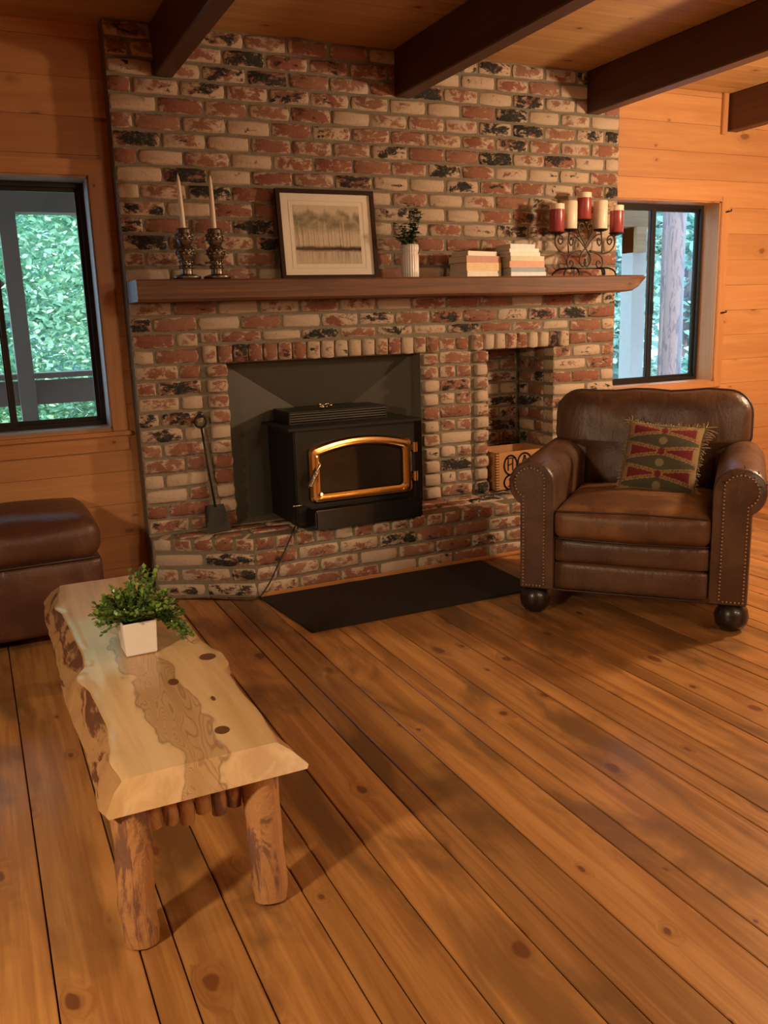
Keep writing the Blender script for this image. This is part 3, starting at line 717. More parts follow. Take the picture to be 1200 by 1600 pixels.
# ================================================================== ARMCHAIR
AC = thing('armchair', (1.786, -1.4745, 0), 'brown leather club armchair with rolled nailhead arms facing the room', 'armchair', rz=math.atan2(-.74156, .67088))
ORG[AC.name] = Vector((0, 0, 0))
def keyhole(cx, cz, r, xin, xout, zb, n=22):
    """outline of a right-hand arm front (x,z)"""
    a0 = -math.acos(max(-1, min(1, (xout - cx) / r))) ; P = [(xin, zb), (xout, zb)]
    for i in range(n + 1):
        a = a0 + (PI - a0) * i / n
        if i == n and xin > cx - r: break
        x_, z_ = cx + r * math.cos(a), cz + r * math.sin(a)
        if a > PI / 2 and x_ < xin: P.append((xin, z_)); break
        P.append((x_, z_))
    return P
for s in (-1, 1):
    kp = keyhole(.425, .600, .103, .322, .476, .128); kp = [(s * a, b) for a, b in kp]
    if s < 0: kp = kp[::-1]
    t = MB(); n = len(kp); ys = [-.062, -.056, -.04, .1, .3, .5, .70]; sc = [.93, .975, 1, 1, 1, 1, 1]
    cxx, czz = s * .40, .45
    for y_, k in zip(ys, sc):
        for a, b in kp: t.v.append(Vector((cxx + (a - cxx) * (1 - (1 - k) * .9), y_, b if b < .14 else czz + (b - czz) * (1 - (1 - k) * .35) + (.012 * max(0, y_) if b > .55 else 0))))
    for i in range(len(ys) - 1):
        for j in range(n): t.f.append((i * n + j, (i + 1) * n + j, (i + 1) * n + (j + 1) % n, i * n + (j + 1) % n)); t.mi.append(0)
    t.f += [tuple(range(n)), tuple(range(len(ys) * n - 1, (len(ys) - 1) * n - 1, -1))]; t.mi += [0, 0]
    arm = t.build('arm', 'leather', AC, smooth=True, ang=50, local=True)
    pp = keyhole(.428, .605, .068, .366, .458, .140); pp = [(s * a, b) for a, b in pp]
    t = MB().prism(pp if s > 0 else pp[::-1], -.068, -.055, 1); t.build('arm_panel', 'leather', arm, bevel=.003, local=True)
    # nail heads
    P = [Vector((a, -.069, b)) for a, b in pp] + [Vector((pp[0][0], -.069, pp[0][1]))]
    nh = MB(); acc = 0; stp = .0155
    for a, b in zip(P[:-1], P[1:]):
        L = (b - a).length; d = stp - acc
        while d <= L:
            q = a + (b - a) * (d / L); nh.lathe([(.0044, 0), (.0038, .0022), (.0018, .0035)], 6, (0, 0, 0)); 
            for v in nh.v[-18:]:
                vx, vy, vz = v; v.x, v.y, v.z = q.x + vx, q.y - vz, q.z + vy
            d += stp
        acc = L - (d - stp)
    stuff(nh.build('nailhead_trim', 'nail', arm, smooth=True, local=True))
    # pleats where the roll meets the panel
    for k in range(5):
        an = math.radians(20 + k * 32); p0 = (s * (.426 + .074 * math.cos(an)), -.064, .603 + .074 * math.sin(an)); p1 = (s * (.426 + .104 * math.cos(an)), -.050, .602 + .101 * math.sin(an)); p2 = (s * (.425 + .104 * math.cos(an)), -.01, .601 + .104 * math.sin(an))
        MB().tube([p0, p1, p2], .0022, 5).build('pleat', 'welt', arm, local=True)
body = MB().box(-.325, .325, .0, .80, .13, .34).build('seat_base', 'leather', AC, bevel=.01, local=True)
MB().soft((0, -.025, .192), .645, .07, .128, .02, (0, .004, 0), 8).build('lower_rail', 'leather', AC, smooth=True, local=True)
MB().soft((0, -.022, .306), .645, .07, .108, .02, (0, .006, 0), 8).build('upper_rail', 'leather', AC, smooth=True, local=True)
MB().tube([(-.47, -.055, .128), (-.3, -.058, .127), (.3, -.058, .127), (.47, -.055, .128)], .005, 6).build('bottom_welt', 'welt', AC, smooth=True, local=True)
MB().box(-.465, .465, .64, .84, .13, .70).build('back_frame', 'leather', AC, bevel=.02, local=True)
def seatfn(p, t):
    p = p.copy(); 
    if t[2] > .5: p.z += .006 * mnoise.noise((p.x * 9, p.y * 9, 1))
    p.z += -.012 * (p.y > 0) * p.y; return p
cu = MB().soft((0, .255, .430), .648, .68, .145, .045, (.0, .012, .028), 16, seatfn).build('seat_cushion', 'leatherseat', AC, smooth=True, local=True)
# cushion front boxing with welts
MB().tube([(-.318, -.078, .488), (-.30, -.086, .490), (0, -.094, .497), (.30, -.086, .490), (.318, -.078, .488)], .004, 6).build('piping', 'welt', cu, smooth=True, local=True)
MB().tube([(-.318, -.078, .372), (-.30, -.086, .370), (0, -.094, .366), (.30, -.086, .370), (.318, -.078, .372)], .004, 6).build('piping', 'welt', cu, smooth=True, local=True)
def pillow(outline, ctr, yc, hf, hb, rings=9, tilt=0.0, pf=.5, ex=3.0, nz=0, seed=0):
    """outline (x,z) puffed towards -y (hf) and +y (hb); returns MB"""
    t = MB(); n = len(outline)
    def ring(s_, side):
        H = hf if side < 0 else hb; hh = H * max(0, 1 - s_ ** ex) ** pf
        for a, b in outline:
            x_, z_ = ctr[0] + (a - ctr[0]) * s_, ctr[1] + (b - ctr[1]) * s_
            w_ = nz * mnoise.noise((x_ * 7 + seed, z_ * 7, side * 2.0)) * (1 - s_ ** 6)
            t.v.append(Vector((x_, yc + side * hh + w_ + tilt * (z_ - outline[0][1]), z_)))
    ss = [math.sin(PI / 2 * (i + 1) / rings) for i in range(rings)]
    order = [(s_, -1) for s_ in ss] + [(s_, 1) for s_ in reversed(ss[:-1])]
    for s_, sd_ in order: ring(s_, sd_)
    for i in range(len(order) - 1):
        for j in range(n): t.f.append((i * n + j, i * n + (j + 1) % n, (i + 1) * n + (j + 1) % n, (i + 1) * n + j)); t.mi.append(0)
    for k, side in ((0, -1), (len(order) - 1, 1)):
        t.v.append(Vector((ctr[0], yc + side * (hf if side < 0 else hb) + tilt * (ctr[1] - outline[0][1]), ctr[1]))); q = len(t.v) - 1
        for j in range(n):
            a, b = k * n + j, k * n + (j + 1) % n; t.f.append((q, b, a) if side < 0 else (q, a, b)); t.mi.append(0)
    return t
bo = []
def rarc(cx, cz, r, a0, a1, k=7):
    for i in range(k + 1):
        a = math.radians(a0 + (a1 - a0) * i / k); bo.append((cx + r * math.cos(a), cz + r * math.sin(a)))
bo += [(-.318, .42), (-.1, .42), (.1, .42), (.318, .42), (.322, .55), (.33, .66)]; rarc(.435, .725, .025, 270, 360, 3); rarc(.345, .83, .115, 0, 90, 7)
for i in range(1, 8): bo.append((.345 - .69 * i / 8, .945 + .006 * math.sin(i * 1.7)))
rarc(-.345, .83, .115, 90, 180, 7); rarc(-.435, .725, .025, 180, 270, 3); bo += [(-.33, .66), (-.322, .55)]
bc = pillow(bo, (0, .70), .66, .085, .13, 10, .10, .45, 3.5, .012).build('back_cushion', 'leather', AC, smooth=True, local=True)
MB().tube([(a * 1.003, .66 + .10 * (b - .42), .70 + (b - .70) * 1.006) for a, b in bo[4:-1]], .006, 6).build('piping', 'welt', bc, smooth=True, local=True)
for x_, y_ in ((-.4175, 0), (.4175, 0), (-.4, .72), (.4, .72)):
    MB().lathe([(.022, 0), (.045, .008), (.063, .03), (.070, .062), (.064, .092), (.048, .115), (.032, .126), (.03, .134)], 20, (x_, y_, 0)).build('foot', 'ball', AC, smooth=True, local=True)

# throw pillow on the chair
def chairpt(x_, y_, z_): 
    a = AC.rotation_euler.z; return Vector((1.786 + x_ * math.cos(a) - y_ * math.sin(a), -1.4745 + x_ * math.sin(a) + y_ * math.cos(a), z_))
PS = .170
sq = []
for k in range(4):
    for i in range(14):
        u = -1 + 2 * i / 14; bow = 1 - .055 * (1 - u * u); p = [(u, -bow), (bow, u), (-u, bow), (-bow, -u)][k]; sq.append((p[0] * PS, p[1] * PS))
def kil(x_, z_):
    u, v = x_ / PS, z_ / PS
    tan, red, grn, dk = (.30, .185, .085), (.155, .018, .022), (.075, .070, .042), (.07, .035, .02)
    if abs(u) > .93 or abs(v) > .95: return (.26, .19, .09)
    vv = (v - .10) / .63; row_ = math.floor(vv + .5); f = (vv - row_) * 2          # f in -1..1 inside a red/tan row
    half = .30 + .34 * abs(u)                                                     # bow-tie red field
    inner = .05 + .58 * abs(u)
    if abs(f) < inner - .05 and abs(u) > .14: return red if abs(u) < .82 else tan
    if u * u * 1.2 + (f * .31) ** 2 < .010: return red
    if abs(f) < inner + .26:
        if abs(abs(f) - (inner + .1)) < .045 and int((u + 2) * 26) % 2: return dk
        return tan
    d = (abs(f) - 1)
    if u * u + (d * .31) ** 2 < .012: return (.24, .19, .11)
    return grn
t = MB(); g = 84
def pilz(u, v):
    e = max(abs(u), abs(v)); bow = 1 - .055 * (1 - min(1, (u if abs(v) > abs(u) else v) ** 2 / max(e * e, 1e-6)))
    return .062 * max(0, 1 - abs(u) ** 2.6) ** .5 * max(0, 1 - abs(v) ** 2.6) ** .5, (1 - .05 * (1 - v * v) * abs(u) ** 3), (1 - .05 * (1 - u * u) * abs(v) ** 3)
cols = []
for side in (-1, 1):
    b0 = len(t.v)
    for i in range(g + 1):
        for j in range(g + 1):
            u, v = -1 + 2 * i / g, -1 + 2 * j / g; h, ku, kv = pilz(u, v); t.v.append(Vector((u * PS * ku, side * h, v * PS * kv))); cols.append(kil(u * PS, v * PS) if side < 0 else (.26, .19, .09))
    for i in range(g):
        for j in range(g):
            q = (b0 + i * (g + 1) + j, b0 + (i + 1) * (g + 1) + j, b0 + (i + 1) * (g + 1) + j + 1, b0 + i * (g + 1) + j + 1); t.f.append(q if side < 0 else q[::-1]); t.mi.append(0)
pz = chairpt(.080, .315, .500)
tp = thing('throw_pillow', pz, 'woven southwestern throw pillow in tan, red and green with fringe on the armchair', 'pillow')
tp.rotation_euler = (math.radians(-24), 0, 0)
PM = Matrix.Translation((0, 0, .175)) @ Matrix.Rotation(math.radians(5), 4, 'Y')
t.xf(PM); po = t.build('cover', 'kilim', tp, smooth=True, local=True)
ca = po.data.color_attributes.new('col', 'FLOAT_COLOR', 'POINT')
for i, c in enumerate(cols): ca.data[i].color = (*c, 1)
fr = MB(); rr = random.Random(4)
for k in range(4):
    for i in range(46):
        u = -1 + 2 * i / 45; bw = 1 - .05 * (1 - u * u); p = [(u, -bw), (bw, u), (u, bw), (-bw, u)][k]; d = [(0, -1), (1, 0), (0, 1), (-1, 0)][k]
        cf = abs(u) ** 8; L = .009 + .018 * cf + rr.uniform(0, .007)
        if k == 1 and u > .3: L += .016
        a = Vector((p[0] * PS, 0, p[1] * PS)); e = a + Vector(((d[0] + rr.uniform(-.5, .5)) * L, rr.uniform(-.012, .012), (d[1] + rr.uniform(-.5, .5)) * L - .004)); mid_ = (a + e) / 2 + Vector((rr.uniform(-.004, .004), rr.uniform(-.006, .006), .003))
        if k == 0: e.z = max(e.z, a.z - .008)
        fr.tube([a, mid_, e], [.0030, .0028, .0018], 4)
fr.xf(PM); stuff(fr.build('fringe', 'fringe', tp, local=True))
tp.rotation_euler = Matrix.Rotation(AC.rotation_euler.z, 3, 'Z').__matmul__(Matrix.Rotation(math.radians(-27), 3, 'X')).to_euler()

# ================================================================== OTTOMAN
ot = thing('ottoman', (-.85, -.22, 0), 'brown leather ottoman with padded top under the left window', 'ottoman')
def otf(p, t_): 
    p = p.copy(); p.z += .012 * mnoise.noise((p.x * 5, p.y * 5, 2)) * (t_[2] > .5); return p
MB().soft((-.815, -.22, .448), 1.06, .62, .185, .075, (.01, .012, .035), 14, otf).build('cushion', 'leatherottoman', ot, smooth=True)
MB().soft((-.812, -.22, .21), 1.05, .60, .33, .03, (.004, .006, 0), 8).build('base', 'leatherottoman', ot, smooth=True)
MB().tube([(-1.33, -.527, .372), (-.8, -.532, .370), (-.30, -.527, .372)], .005, 6).build('piping', 'welt', ot, smooth=True)
for x_ in (-1.25, -.38):
    for y_ in (-.44, 0.0): MB().lathe([(.03, 0), (.035, .05)], 12, (x_, y_, 0)).build('foot', 'ball', ot, smooth=True)

# ================================================================== LOG TABLE
TB = thing('log_coffee_table', (-.36, -1.7, 0), 'rustic live-edge pine slab coffee table on peeled log legs', 'table')
def interp(P, y):
    P = sorted(P, key=lambda q: q[0])
    if y <= P[0][0]: return P[0][1]
    for (a, b), (c, d) in zip(P[:-1], P[1:]):
        if y <= c: u = (y - a) / (c - a); u = u * u * (3 - 2 * u); return b + (d - b) * u
    return P[-1][1]
TL = [(-.89, -.500), (-1.04, -.517), (-1.15, -.541), (-1.24, -.522), (-1.44, -.515), (-1.665, -.507), (-1.765, -.511), (-1.86, -.544), (-1.99, -.520), (-2.11, -.514), (-2.215, -.510), (-2.33, -.519), (-2.41, -.531), (-2.5, -.520)]
BL_ = [(-.88, -.560), (-1.12, -.573), (-1.44, -.571), (-1.58, -.574), (-1.86, -.580), (-2.0, -.576), (-2.19, -.566), (-2.37, -.568), (-2.47, -.572), (-2.54, -.555)]
TR = [(-.89, -.214), (-1.32, -.152), (-1.72, -.158), (-1.81, -.146), (-1.87, -.128), (-1.95, -.130), (-2.02, -.152), (-2.17, -.156), (-2.32, -.150), (-2.42, -.155), (-2.5, -.160)]
BR = [(-.89, -.20), (-1.32, -.142), (-1.72, -.148), (-1.86, -.118), (-1.96, -.120), (-2.05, -.146), (-2.2, -.150), (-2.35, -.140), (-2.46, -.112), (-2.52, -.100)]
t = MB(); NY = 90; ZT, ZB = .366, .303; prof_n = 0
for i in range(NY + 1):
    u = i / NY
    e0 = -.875; etop, ebot = -2.492, -2.535
    nz = lambda s, k=11: .006 * mnoise.noise((u * 1.66 * k, s, .3)) + .004 * mnoise.noise((u * 40, s, 1.3))
    def Y(z): return e0 + (etop + (ebot - etop) * (ZT - z) / (ZT - ZB) - e0) * u
    sec = []
    # around: top row (left->right), right edge down, bottom, left edge up
    def L_(f): y = e0 + (-2.51 - e0) * u; a, b = interp(TL, y), interp(BL_, y); return a + (b - a) * f
    def Rr(f): y = e0 + (-2.51 - e0) * u; a, b = interp(TR, y), interp(BR, y); return a + (b - a) * f
    l0, r0 = L_(0), Rr(0)
    for k in range(13):
        q = k / 12; x_ = l0 + .006 + (r0 - .006 - l0 - .006) * q; sec.append((x_, ZT + .0012 * mnoise.noise((x_ * 8, u * 9, 0))))
    sec += [(r0 + .002, ZT - .005), (Rr(.4) + nz(1), ZT - .02), (Rr(.8) + nz(2), ZT - .042), (Rr(1.0) + nz(3) * .5, ZB + .008), (Rr(.9), ZB)]
    sec += [(L_(.9), ZB), (L_(1.0) + nz(4) * .5, ZB + .008), (L_(.75) + nz(5) * 1.4, ZB + .022), (L_(.45) + nz(6) * 1.6, ZT - .02), (l0 + .001, ZT - .004)]
    for x_, z_ in sec: t.v.append(Vector((x_, Y(z_), z_)))
    K = len(sec)
for i in range(NY):
    for j in range(K):
        t.f.append((i * K + j, (i + 1) * K + j, (i + 1) * K + (j + 1) % K, i * K + (j + 1) % K)); t.mi.append(1 if 18 <= j <= 21 or 13 <= j <= 15 else 0)
t.f += [tuple(range(K)), tuple(reversed(range(NY * K, NY * K + K)))]; t.mi += [0, 0]
sl = t.build('slab', ['slab', 'slabedge'], TB, smooth=True, ang=42)
M['knot'] = plain('slab_knot', (.13, .055, .025), .35, var=.5, sc=70)
for x_, y_, rx, ry in ((-.262, -2.37, .018, .021), (-.175, -1.885, .024, .026), (-.305, -2.02, .014, .022), (-.235, -2.18, .005, .014)):
    MB().prism([(x_ + rx * math.cos(a), y_ + ry * math.sin(a)) for a in [2 * PI * i / 16 for i in range(16)]], ZT - .004, ZT + .0014, 2).build('knot', 'knot', sl)
def log(base, top, r0, r1, seed, n=16, k=10):
    base, top = Vector(base), Vector(top); t = MB(); P = [base + (top - base) * (i / k) + Vector((.004 * mnoise.noise((i * .5, seed, 0)), .004 * mnoise.noise((i * .5, seed, 9)), 0)) * (0 < i < k) for i in range(k + 1)]
    t.tube(P, [max(.01, r0 + (r1 - r0) * i / k) * (.93 if i == 0 else 1) for i in range(k + 1)], n)
    for q in t.v:
        f = (q.z - base.z) / max(.01, top.z - base.z); ax_ = base + (top - base) * f; d = q - ax_; d.z = 0
        if 0.02 < f < .98: q += d * (.14 * mnoise.noise((d.x * 30 + seed, d.y * 30, q.z * 7)) + .06 * mnoise.noise((d.x * 60, d.y * 60 + seed, q.z * 25)))
    return t
for k, (x_, y_) in enumerate(((-.512, -2.545), (-.213, -2.540), (-.50, -1.02), (-.26, -1.02))):
    log((x_ - .004, y_, .0), (x_ + .004, y_ + (.062 if k < 2 else -.02), ZB + .006), .040, .042, k * 7.3).build('leg', 'log', TB, smooth=True, ang=60)
rs = random.Random(3)
for yy in (-2.462, -1.06):
    for k in range(7):
        x_ = -.455 + k * .0375; log((x_, yy + rs.uniform(-.004, .004), .214 + rs.uniform(-.012, .014)), (x_, yy, ZB + .004), .0185, .0185, k * 3.1 + yy, 10, 5).build('apron_stick', 'log', TB, smooth=True, ang=60)

# potted boxwood on the table
PP = thing('potted_boxwood', (-.345, -1.735, ZT + .002), 'small artificial boxwood in a square white pot on the log table', 'potted plant')
def frustum(cx, cy, z0, z1, a, b, rz, mi=0):
    vs = []
    for z_, h in ((z0, a), (z1, b)):
        for sx, sy in ((-1, -1), (1, -1), (1, 1), (-1, 1)):
            x_, y_ = sx * h, sy * h; vs.append((cx + x_ * math.cos(rz) - y_ * math.sin(rz), cy + x_ * math.sin(rz) + y_ * math.cos(rz), z_))
    return vs
z0 = ZT + .002; rz = .02
a = frustum(-.345, -1.725, z0, z0 + .102, .046, .050, rz); b = frustum(-.345, -1.725, z0 + .012, z0 + .102, .041, .045, rz)
t = MB(); t.add(a + b, [(3, 2, 1, 0), (0, 1, 5, 4), (1, 2, 6, 5), (2, 3, 7, 6), (3, 0, 4, 7), (4, 5, 13, 12), (5, 6, 14, 13), (6, 7, 15, 14), (7, 4, 12, 15), (12, 13, 9, 8), (13, 14, 10, 9), (14, 15, 11, 10), (15, 12, 8, 11), (8, 9, 10, 11)])
t.build('pot', 'white', PP, bevel=.003)
t = MB().add(frustum(-.345, -1.725, z0 + .012, z0 + .088, .0405, .0435, rz), [(3, 2, 1, 0), (4, 5, 6, 7), (0, 1, 5, 4), (1, 2, 6, 5), (2, 3, 7, 6), (3, 0, 4, 7)]); t.build('soil', 'soil', PP)
def leaf(t, p, d, up, L, W_, cup=.25):
    d = d.normalized(); s_ = d.cross(up)
    if s_.length < 1e-3: s_ = d.cross(Vector((1, 0, 0)))
    s_.normalize(); n_ = s_.cross(d)
    v = [p, p + d * L * .35 + s_ * W_ * .5 + n_ * L * cup * .3, p + d * L * .75 + s_ * W_ * .42 + n_ * L * cup * .25, p + d * L, p + d * L * .75 - s_ * W_ * .42 + n_ * L * cup * .25, p + d * L * .35 - s_ * W_ * .5 + n_ * L * cup * .3]
    t.add(v, [(0, 1, 2, 3), (0, 3, 4, 5)])
rg = random.Random(11); fo = MB(); sm = MB()
ctr = Vector((-.345, -1.720, z0 + .105))
for k in range(220):
    th = rg.uniform(0, 2 * PI); el = math.asin(rg.uniform(.08, 1)); L = rg.uniform(.085, .125)
    d = Vector((math.cos(th) * math.cos(el), math.sin(th) * math.cos(el), math.sin(el) * .92)); droop = rg.uniform(.1, .5) if el < .7 else 0
    if k < 26: th = rg.uniform(-.45, .8); d = Vector((math.cos(th), math.sin(th), .30)); droop = rg.uniform(.9, 1.5); L = rg.uniform(.10, .135)
    if 26 <= k < 36: th = rg.uniform(.2, 1.6); d = Vector((math.cos(th) * .5, math.sin(th) * .5, .85)); droop = 0; L = rg.uniform(.13, .165)
    if d.y < -.45 and k >= 26: d.z = max(d.z, .55); droop = 0; L *= .8
    P = [ctr + Vector((d.x * .025, d.y * .025, -.01)) + d * L * u - Vector((0, 0, droop * L * u * u * .62)) for u in (0, .25, .5, .75, 1)]
    for q in P: q.z = max(q.z, ZT + .014)
    sm.tube(P, .0011, 4)
    for i in range(15):
        u = .3 + .7 * i / 14; f = u * 4; j = min(3, int(f)); p = P[j] + (P[j + 1] - P[j]) * (f - j); tg = (P[j + 1] - P[j]).normalized()
        dd = (tg * .5 + Vector((rg.uniform(-1, 1), rg.uniform(-1, 1), rg.uniform(-.3, 1)))).normalized(); s_ = rg.uniform(.010, .017) * (1.5 if rg.random() < .06 else 1)
        leaf(fo, p, dd, Vector((rg.uniform(-.4, .4), rg.uniform(-.4, .4), 1)), s_, s_ * .85)
stuff(fo.build('foliage', 'leaf', PP, smooth=False)); stuff(sm.build('stems', 'stem', PP))

# ================================================================== MANTEL THINGS
# taper candles in silver candlesticks
def candlestick(x_, y_, label, label2, lean):
    cs = thing('candlestick', (x_, y_, MZ), label, 'candlestick', 'silver candlesticks on the mantel')
    pr = [(.058, 0), (.064, .005), (.063, .013), (.045, .019), (.028, .024), (.026, .045), (.030, .055), (.024, .062), (.028, .075), (.026, .085), (.036, .095), (.041, .115), (.040, .130), (.030, .148), (.026, .152), (.033, .162), (.038, .178), (.038, .198), (.032, .212), (.034, .220), (.030, .226), (.012, .226), (.012, .212)]
    MB().lathe(pr, 28, (x_, y_, MZ)).build('stem', 'silver', cs, smooth=True, ang=60)
    bd = MB()
    for zz, rr_, nn in ((.115, .040, 12), (.130, .038, 12), (.180, .037, 12), (.196, .037, 12), (.055, .029, 10), (.078, .027, 10)):
        for i in range(nn): a_ = 2 * PI * (i + (.5 if zz in (.130, .196) else 0)) / nn; bd.ball((x_ + rr_ * math.cos(a_), y_ + rr_ * math.sin(a_), MZ + zz), .0075, 6)
    stuff(bd.build('beading', 'silver', cs, smooth=True))
    tc = thing('taper_candle', (x_, y_, MZ + .212), label2, 'candle', 'ivory taper candles')
    P = [(x_ + lean * u * .25, y_, MZ + .2135 + .245 * u) for u in (0, .3, .6, .85, .95, 1)]
    MB().tube(P, [.0115, .0110, .0098, .0080, .0055, .0022], 14).build('wax', 'wax', tc, smooth=True, ang=60)
    MB().tube([P[-1], (P[-1][0], y_, P[-1][2] + .008)], .0008, 4).build('wick', 'page', tc)
candlestick(.250, -.185, 'left of the two embossed dark silver candlesticks on the mantel', 'ivory taper candle in the left silver candlestick, nearest the window', -.03)
candlestick(.392, -.185, 'right of the two embossed dark silver candlesticks on the mantel, nearer the picture', 'ivory taper candle in the right silver candlestick, nearer the picture', -.01)

# framed print leaning on the bricks
fpz = MZ + .001; px0, px1, ph = .745, 1.272, .437
fp = thing('framed_print', ((px0 + px1) / 2, -.085, fpz), 'framed landscape print of a row of slender trees by water on the mantel', 'picture')
fp.rotation_euler = (math.radians(-6), 0, 0)
W2 = (px1 - px0) / 2; fwid = .020
t = MB()
for a_ in ((-W2, -W2 + fwid, 0, ph), (W2 - fwid, W2, 0, ph), (-W2 + fwid, W2 - fwid, 0, fwid), (-W2 + fwid, W2 - fwid, ph - fwid, ph)): t.box(a_[0], a_[1], -.012, .014, a_[2], a_[3])
t.build('frame', 'frame', fp, local=True)
MB().box(-W2 + fwid, W2 - fwid, .0, .010, fwid, ph - fwid).build('mat_board', 'matboard', fp, local=True)
ax0, ax1, az0, az1 = -.178, .178, .075, .362
t = MB(); t.tube([(ax0 - .022, -.0008, az0 - .02), (ax1 + .022, -.0008, az0 - .02), (ax1 + .022, -.0008, az1 + .02), (ax0 - .022, -.0008, az1 + .02)], .0009, 4, closed=True); t.build('mat_line', 'page', fp, local=True)
gx, gz = 200, 160; t = MB(); cols = []
def art(u, v):
    N = mnoise.noise; n1 = N((u * 7, v * 7, 0)); n2 = N((u * 26, v * 26, 4)); n4 = N((u * 13, v * 13, 9))
    c = Vector((.70, .60, .45)) * (1 + .05 * n2)
    cr_ = .90 + .12 * N((u * 6.5, 2.2, 0)) + .05 * N((u * 20, 5, 0))
    f = max(0, min(1, (v - .50 - .05 * n4) / .16)) * max(0, min(1, (cr_ - v) / .10)); d = max(0, min(1, .55 + n1 * .9 + n4 * .7 + n2 * .35))
    c = c.lerp(Vector((.46, .40, .27)), min(1, f * 1.2)).lerp(Vector((.17, .17, .11)), f * d * .85)
    if .24 < v < .74:
        tr = N((u * 46 + .6 * v, .3 * v, 11)); tr2 = N((u * 100, .4 * v, 17))
        if tr > .26 or tr2 > .40: c = c.lerp(Vector((.17, .12, .08)), .62 * max(0, min(1, (.74 - v) * 5)))
        if tr < -.34: c = c.lerp(Vector((.78, .70, .56)), .5)
    e = abs(v - .262 - .014 * n1); f = max(0, 1 - e / (.060 + .02 * n2)); c = c.lerp(Vector((.055, .03, .025)), min(1, f * 1.35))
    if v < .23:
        n3 = N((u * 40, v * 3, 7)); c = c.lerp(Vector((.30, .27, .20)), max(0, min(1, .35 + .9 * n3)) * (.4 + v * 2.2))
        if v > .15 and n1 > .12: c = c.lerp(Vector((.62, .40, .26)), .25)
    return tuple(max(0, q) for q in c)
for i in range(gx + 1):
    for j in range(gz + 1):
        u, v = i / gx, j / gz; t.v.append(Vector((ax0 + (ax1 - ax0) * u, -.0010, az0 + (az1 - az0) * v))); cols.append(art(u, v))
for i in range(gx):
    for j in range(gz): t.f.append((i * (gz + 1) + j, (i + 1) * (gz + 1) + j, (i + 1) * (gz + 1) + j + 1, i * (gz + 1) + j + 1)); t.mi.append(0)
ao = t.build('art_print', 'print', fp, local=True); ca = ao.data.color_attributes.new('col', 'FLOAT_COLOR', 'POINT')
for i, c in enumerate(cols): ca.data[i].color = (*c, 1)
MB().box(-W2 + fwid, W2 - fwid, -.006, -.0045, fwid, ph - fwid).build('glazing', 'glass', fp, local=True)

# fluted vase with greenery
vs_ = thing('fluted_vase', (1.43, -.14, MZ), 'white fluted vase holding dark green sprigs beside the picture on the mantel', 'vase')
MB().lathe([(.040, 0), (.044, .004), (.045, .03), (.045, .10), (.042, .118), (.040, .124), (.043, .132), (.046, .145), (.045, .160), (.041, .168), (.034, .168), (.034, .10), (.03, .02)], 88, (1.43, -.14, MZ), .035, 22).build('vase', 'white', vs_, smooth=True, ang=70)
fo = MB(); sm = MB(); rg = random.Random(21)
for k in range(17):
    top = Vector((1.43, -.14, MZ + .165)) + (Vector((.02 + rg.uniform(-.03, .045), rg.uniform(-.03, .03), rg.uniform(.16, .235))) if k < 6 else Vector((rg.uniform(-.075, .03), rg.uniform(-.05, .05), rg.uniform(.03, .12))))
    b_ = Vector((1.43 + rg.uniform(-.015, .015), -.14 + rg.uniform(-.015, .015), MZ + .12)); P = [b_.lerp(top, u) + Vector((.01 * math.sin(u * 3), 0, 0)) for u in (0, .33, .66, 1)]; sm.tube(P, .0015, 4)
    for i in range(22 if k < 6 else 16):
        u = .28 + .72 * i / (21 if k < 6 else 15); p = b_.lerp(top, u); th = rg.uniform(0, 2 * PI); s_ = rg.uniform(.026, .040); leaf(fo, p, Vector((math.cos(th), math.sin(th), rg.uniform(-.25, .45))), Vector((0, 0, 1)), s_, s_ * .6)
stuff(fo.build('leaves', 'leafdark', vs_)); stuff(sm.build('stems', 'stem', vs_))

# books
BK = {}
def book(c, w_, d_, h_, ang, colr, label, group):
    if colr not in BK: BK[colr] = plain('book_cover_%d' % len(BK), colr, .5, var=.18, sc=45)
    b = thing('book', c, label, 'book', group, rz=ang); ORG[b.name] = Vector((0, 0, 0))
    t = MB(); k = .0025; t.box(-w_ / 2, w_ / 2, -d_ / 2, d_ / 2, 0, k); t.box(-w_ / 2, w_ / 2, -d_ / 2, d_ / 2, h_ - k, h_); t.box(-w_ / 2, w_ / 2, -d_ / 2, -d_ / 2 + k, k, h_ - k)
    t.build('cover', BK[colr], b, local=True); MB().box(-w_ / 2 + .005, w_ / 2 - .005, -d_ / 2 + k, d_ / 2 - .005, k, h_ - k).build('pages', 'page', b, local=True)
    return b
z = MZ + .0005; ang = math.radians(11)
S1 = [(.030, .252, .150, (.72, .66, .56), 'bottom book, pale spine, of the left book pile on the mantel'), (.042, .246, .148, (.70, .47, .20), 'thick tan book second from the bottom of the left book pile on the mantel'), (.034, .250, .150, (.50, .21, .14), 'reddish book below the top of the left book pile on the mantel'), (.024, .222, .135, (.80, .74, .62), 'slim cream book on top of the left book pile on the mantel')]
for i, (h_, w_, d_, c_, lb) in enumerate(S1):
    a_ = ang + (0.03, -.02, .02, .06)[i]
    book((1.832 + (.0, .002, -.004, -.006)[i], -.125, z), w_, d_, h_, a_, c_, lb, 'left pile of books on the mantel'); z += h_ + .0005
z = MZ + .0005
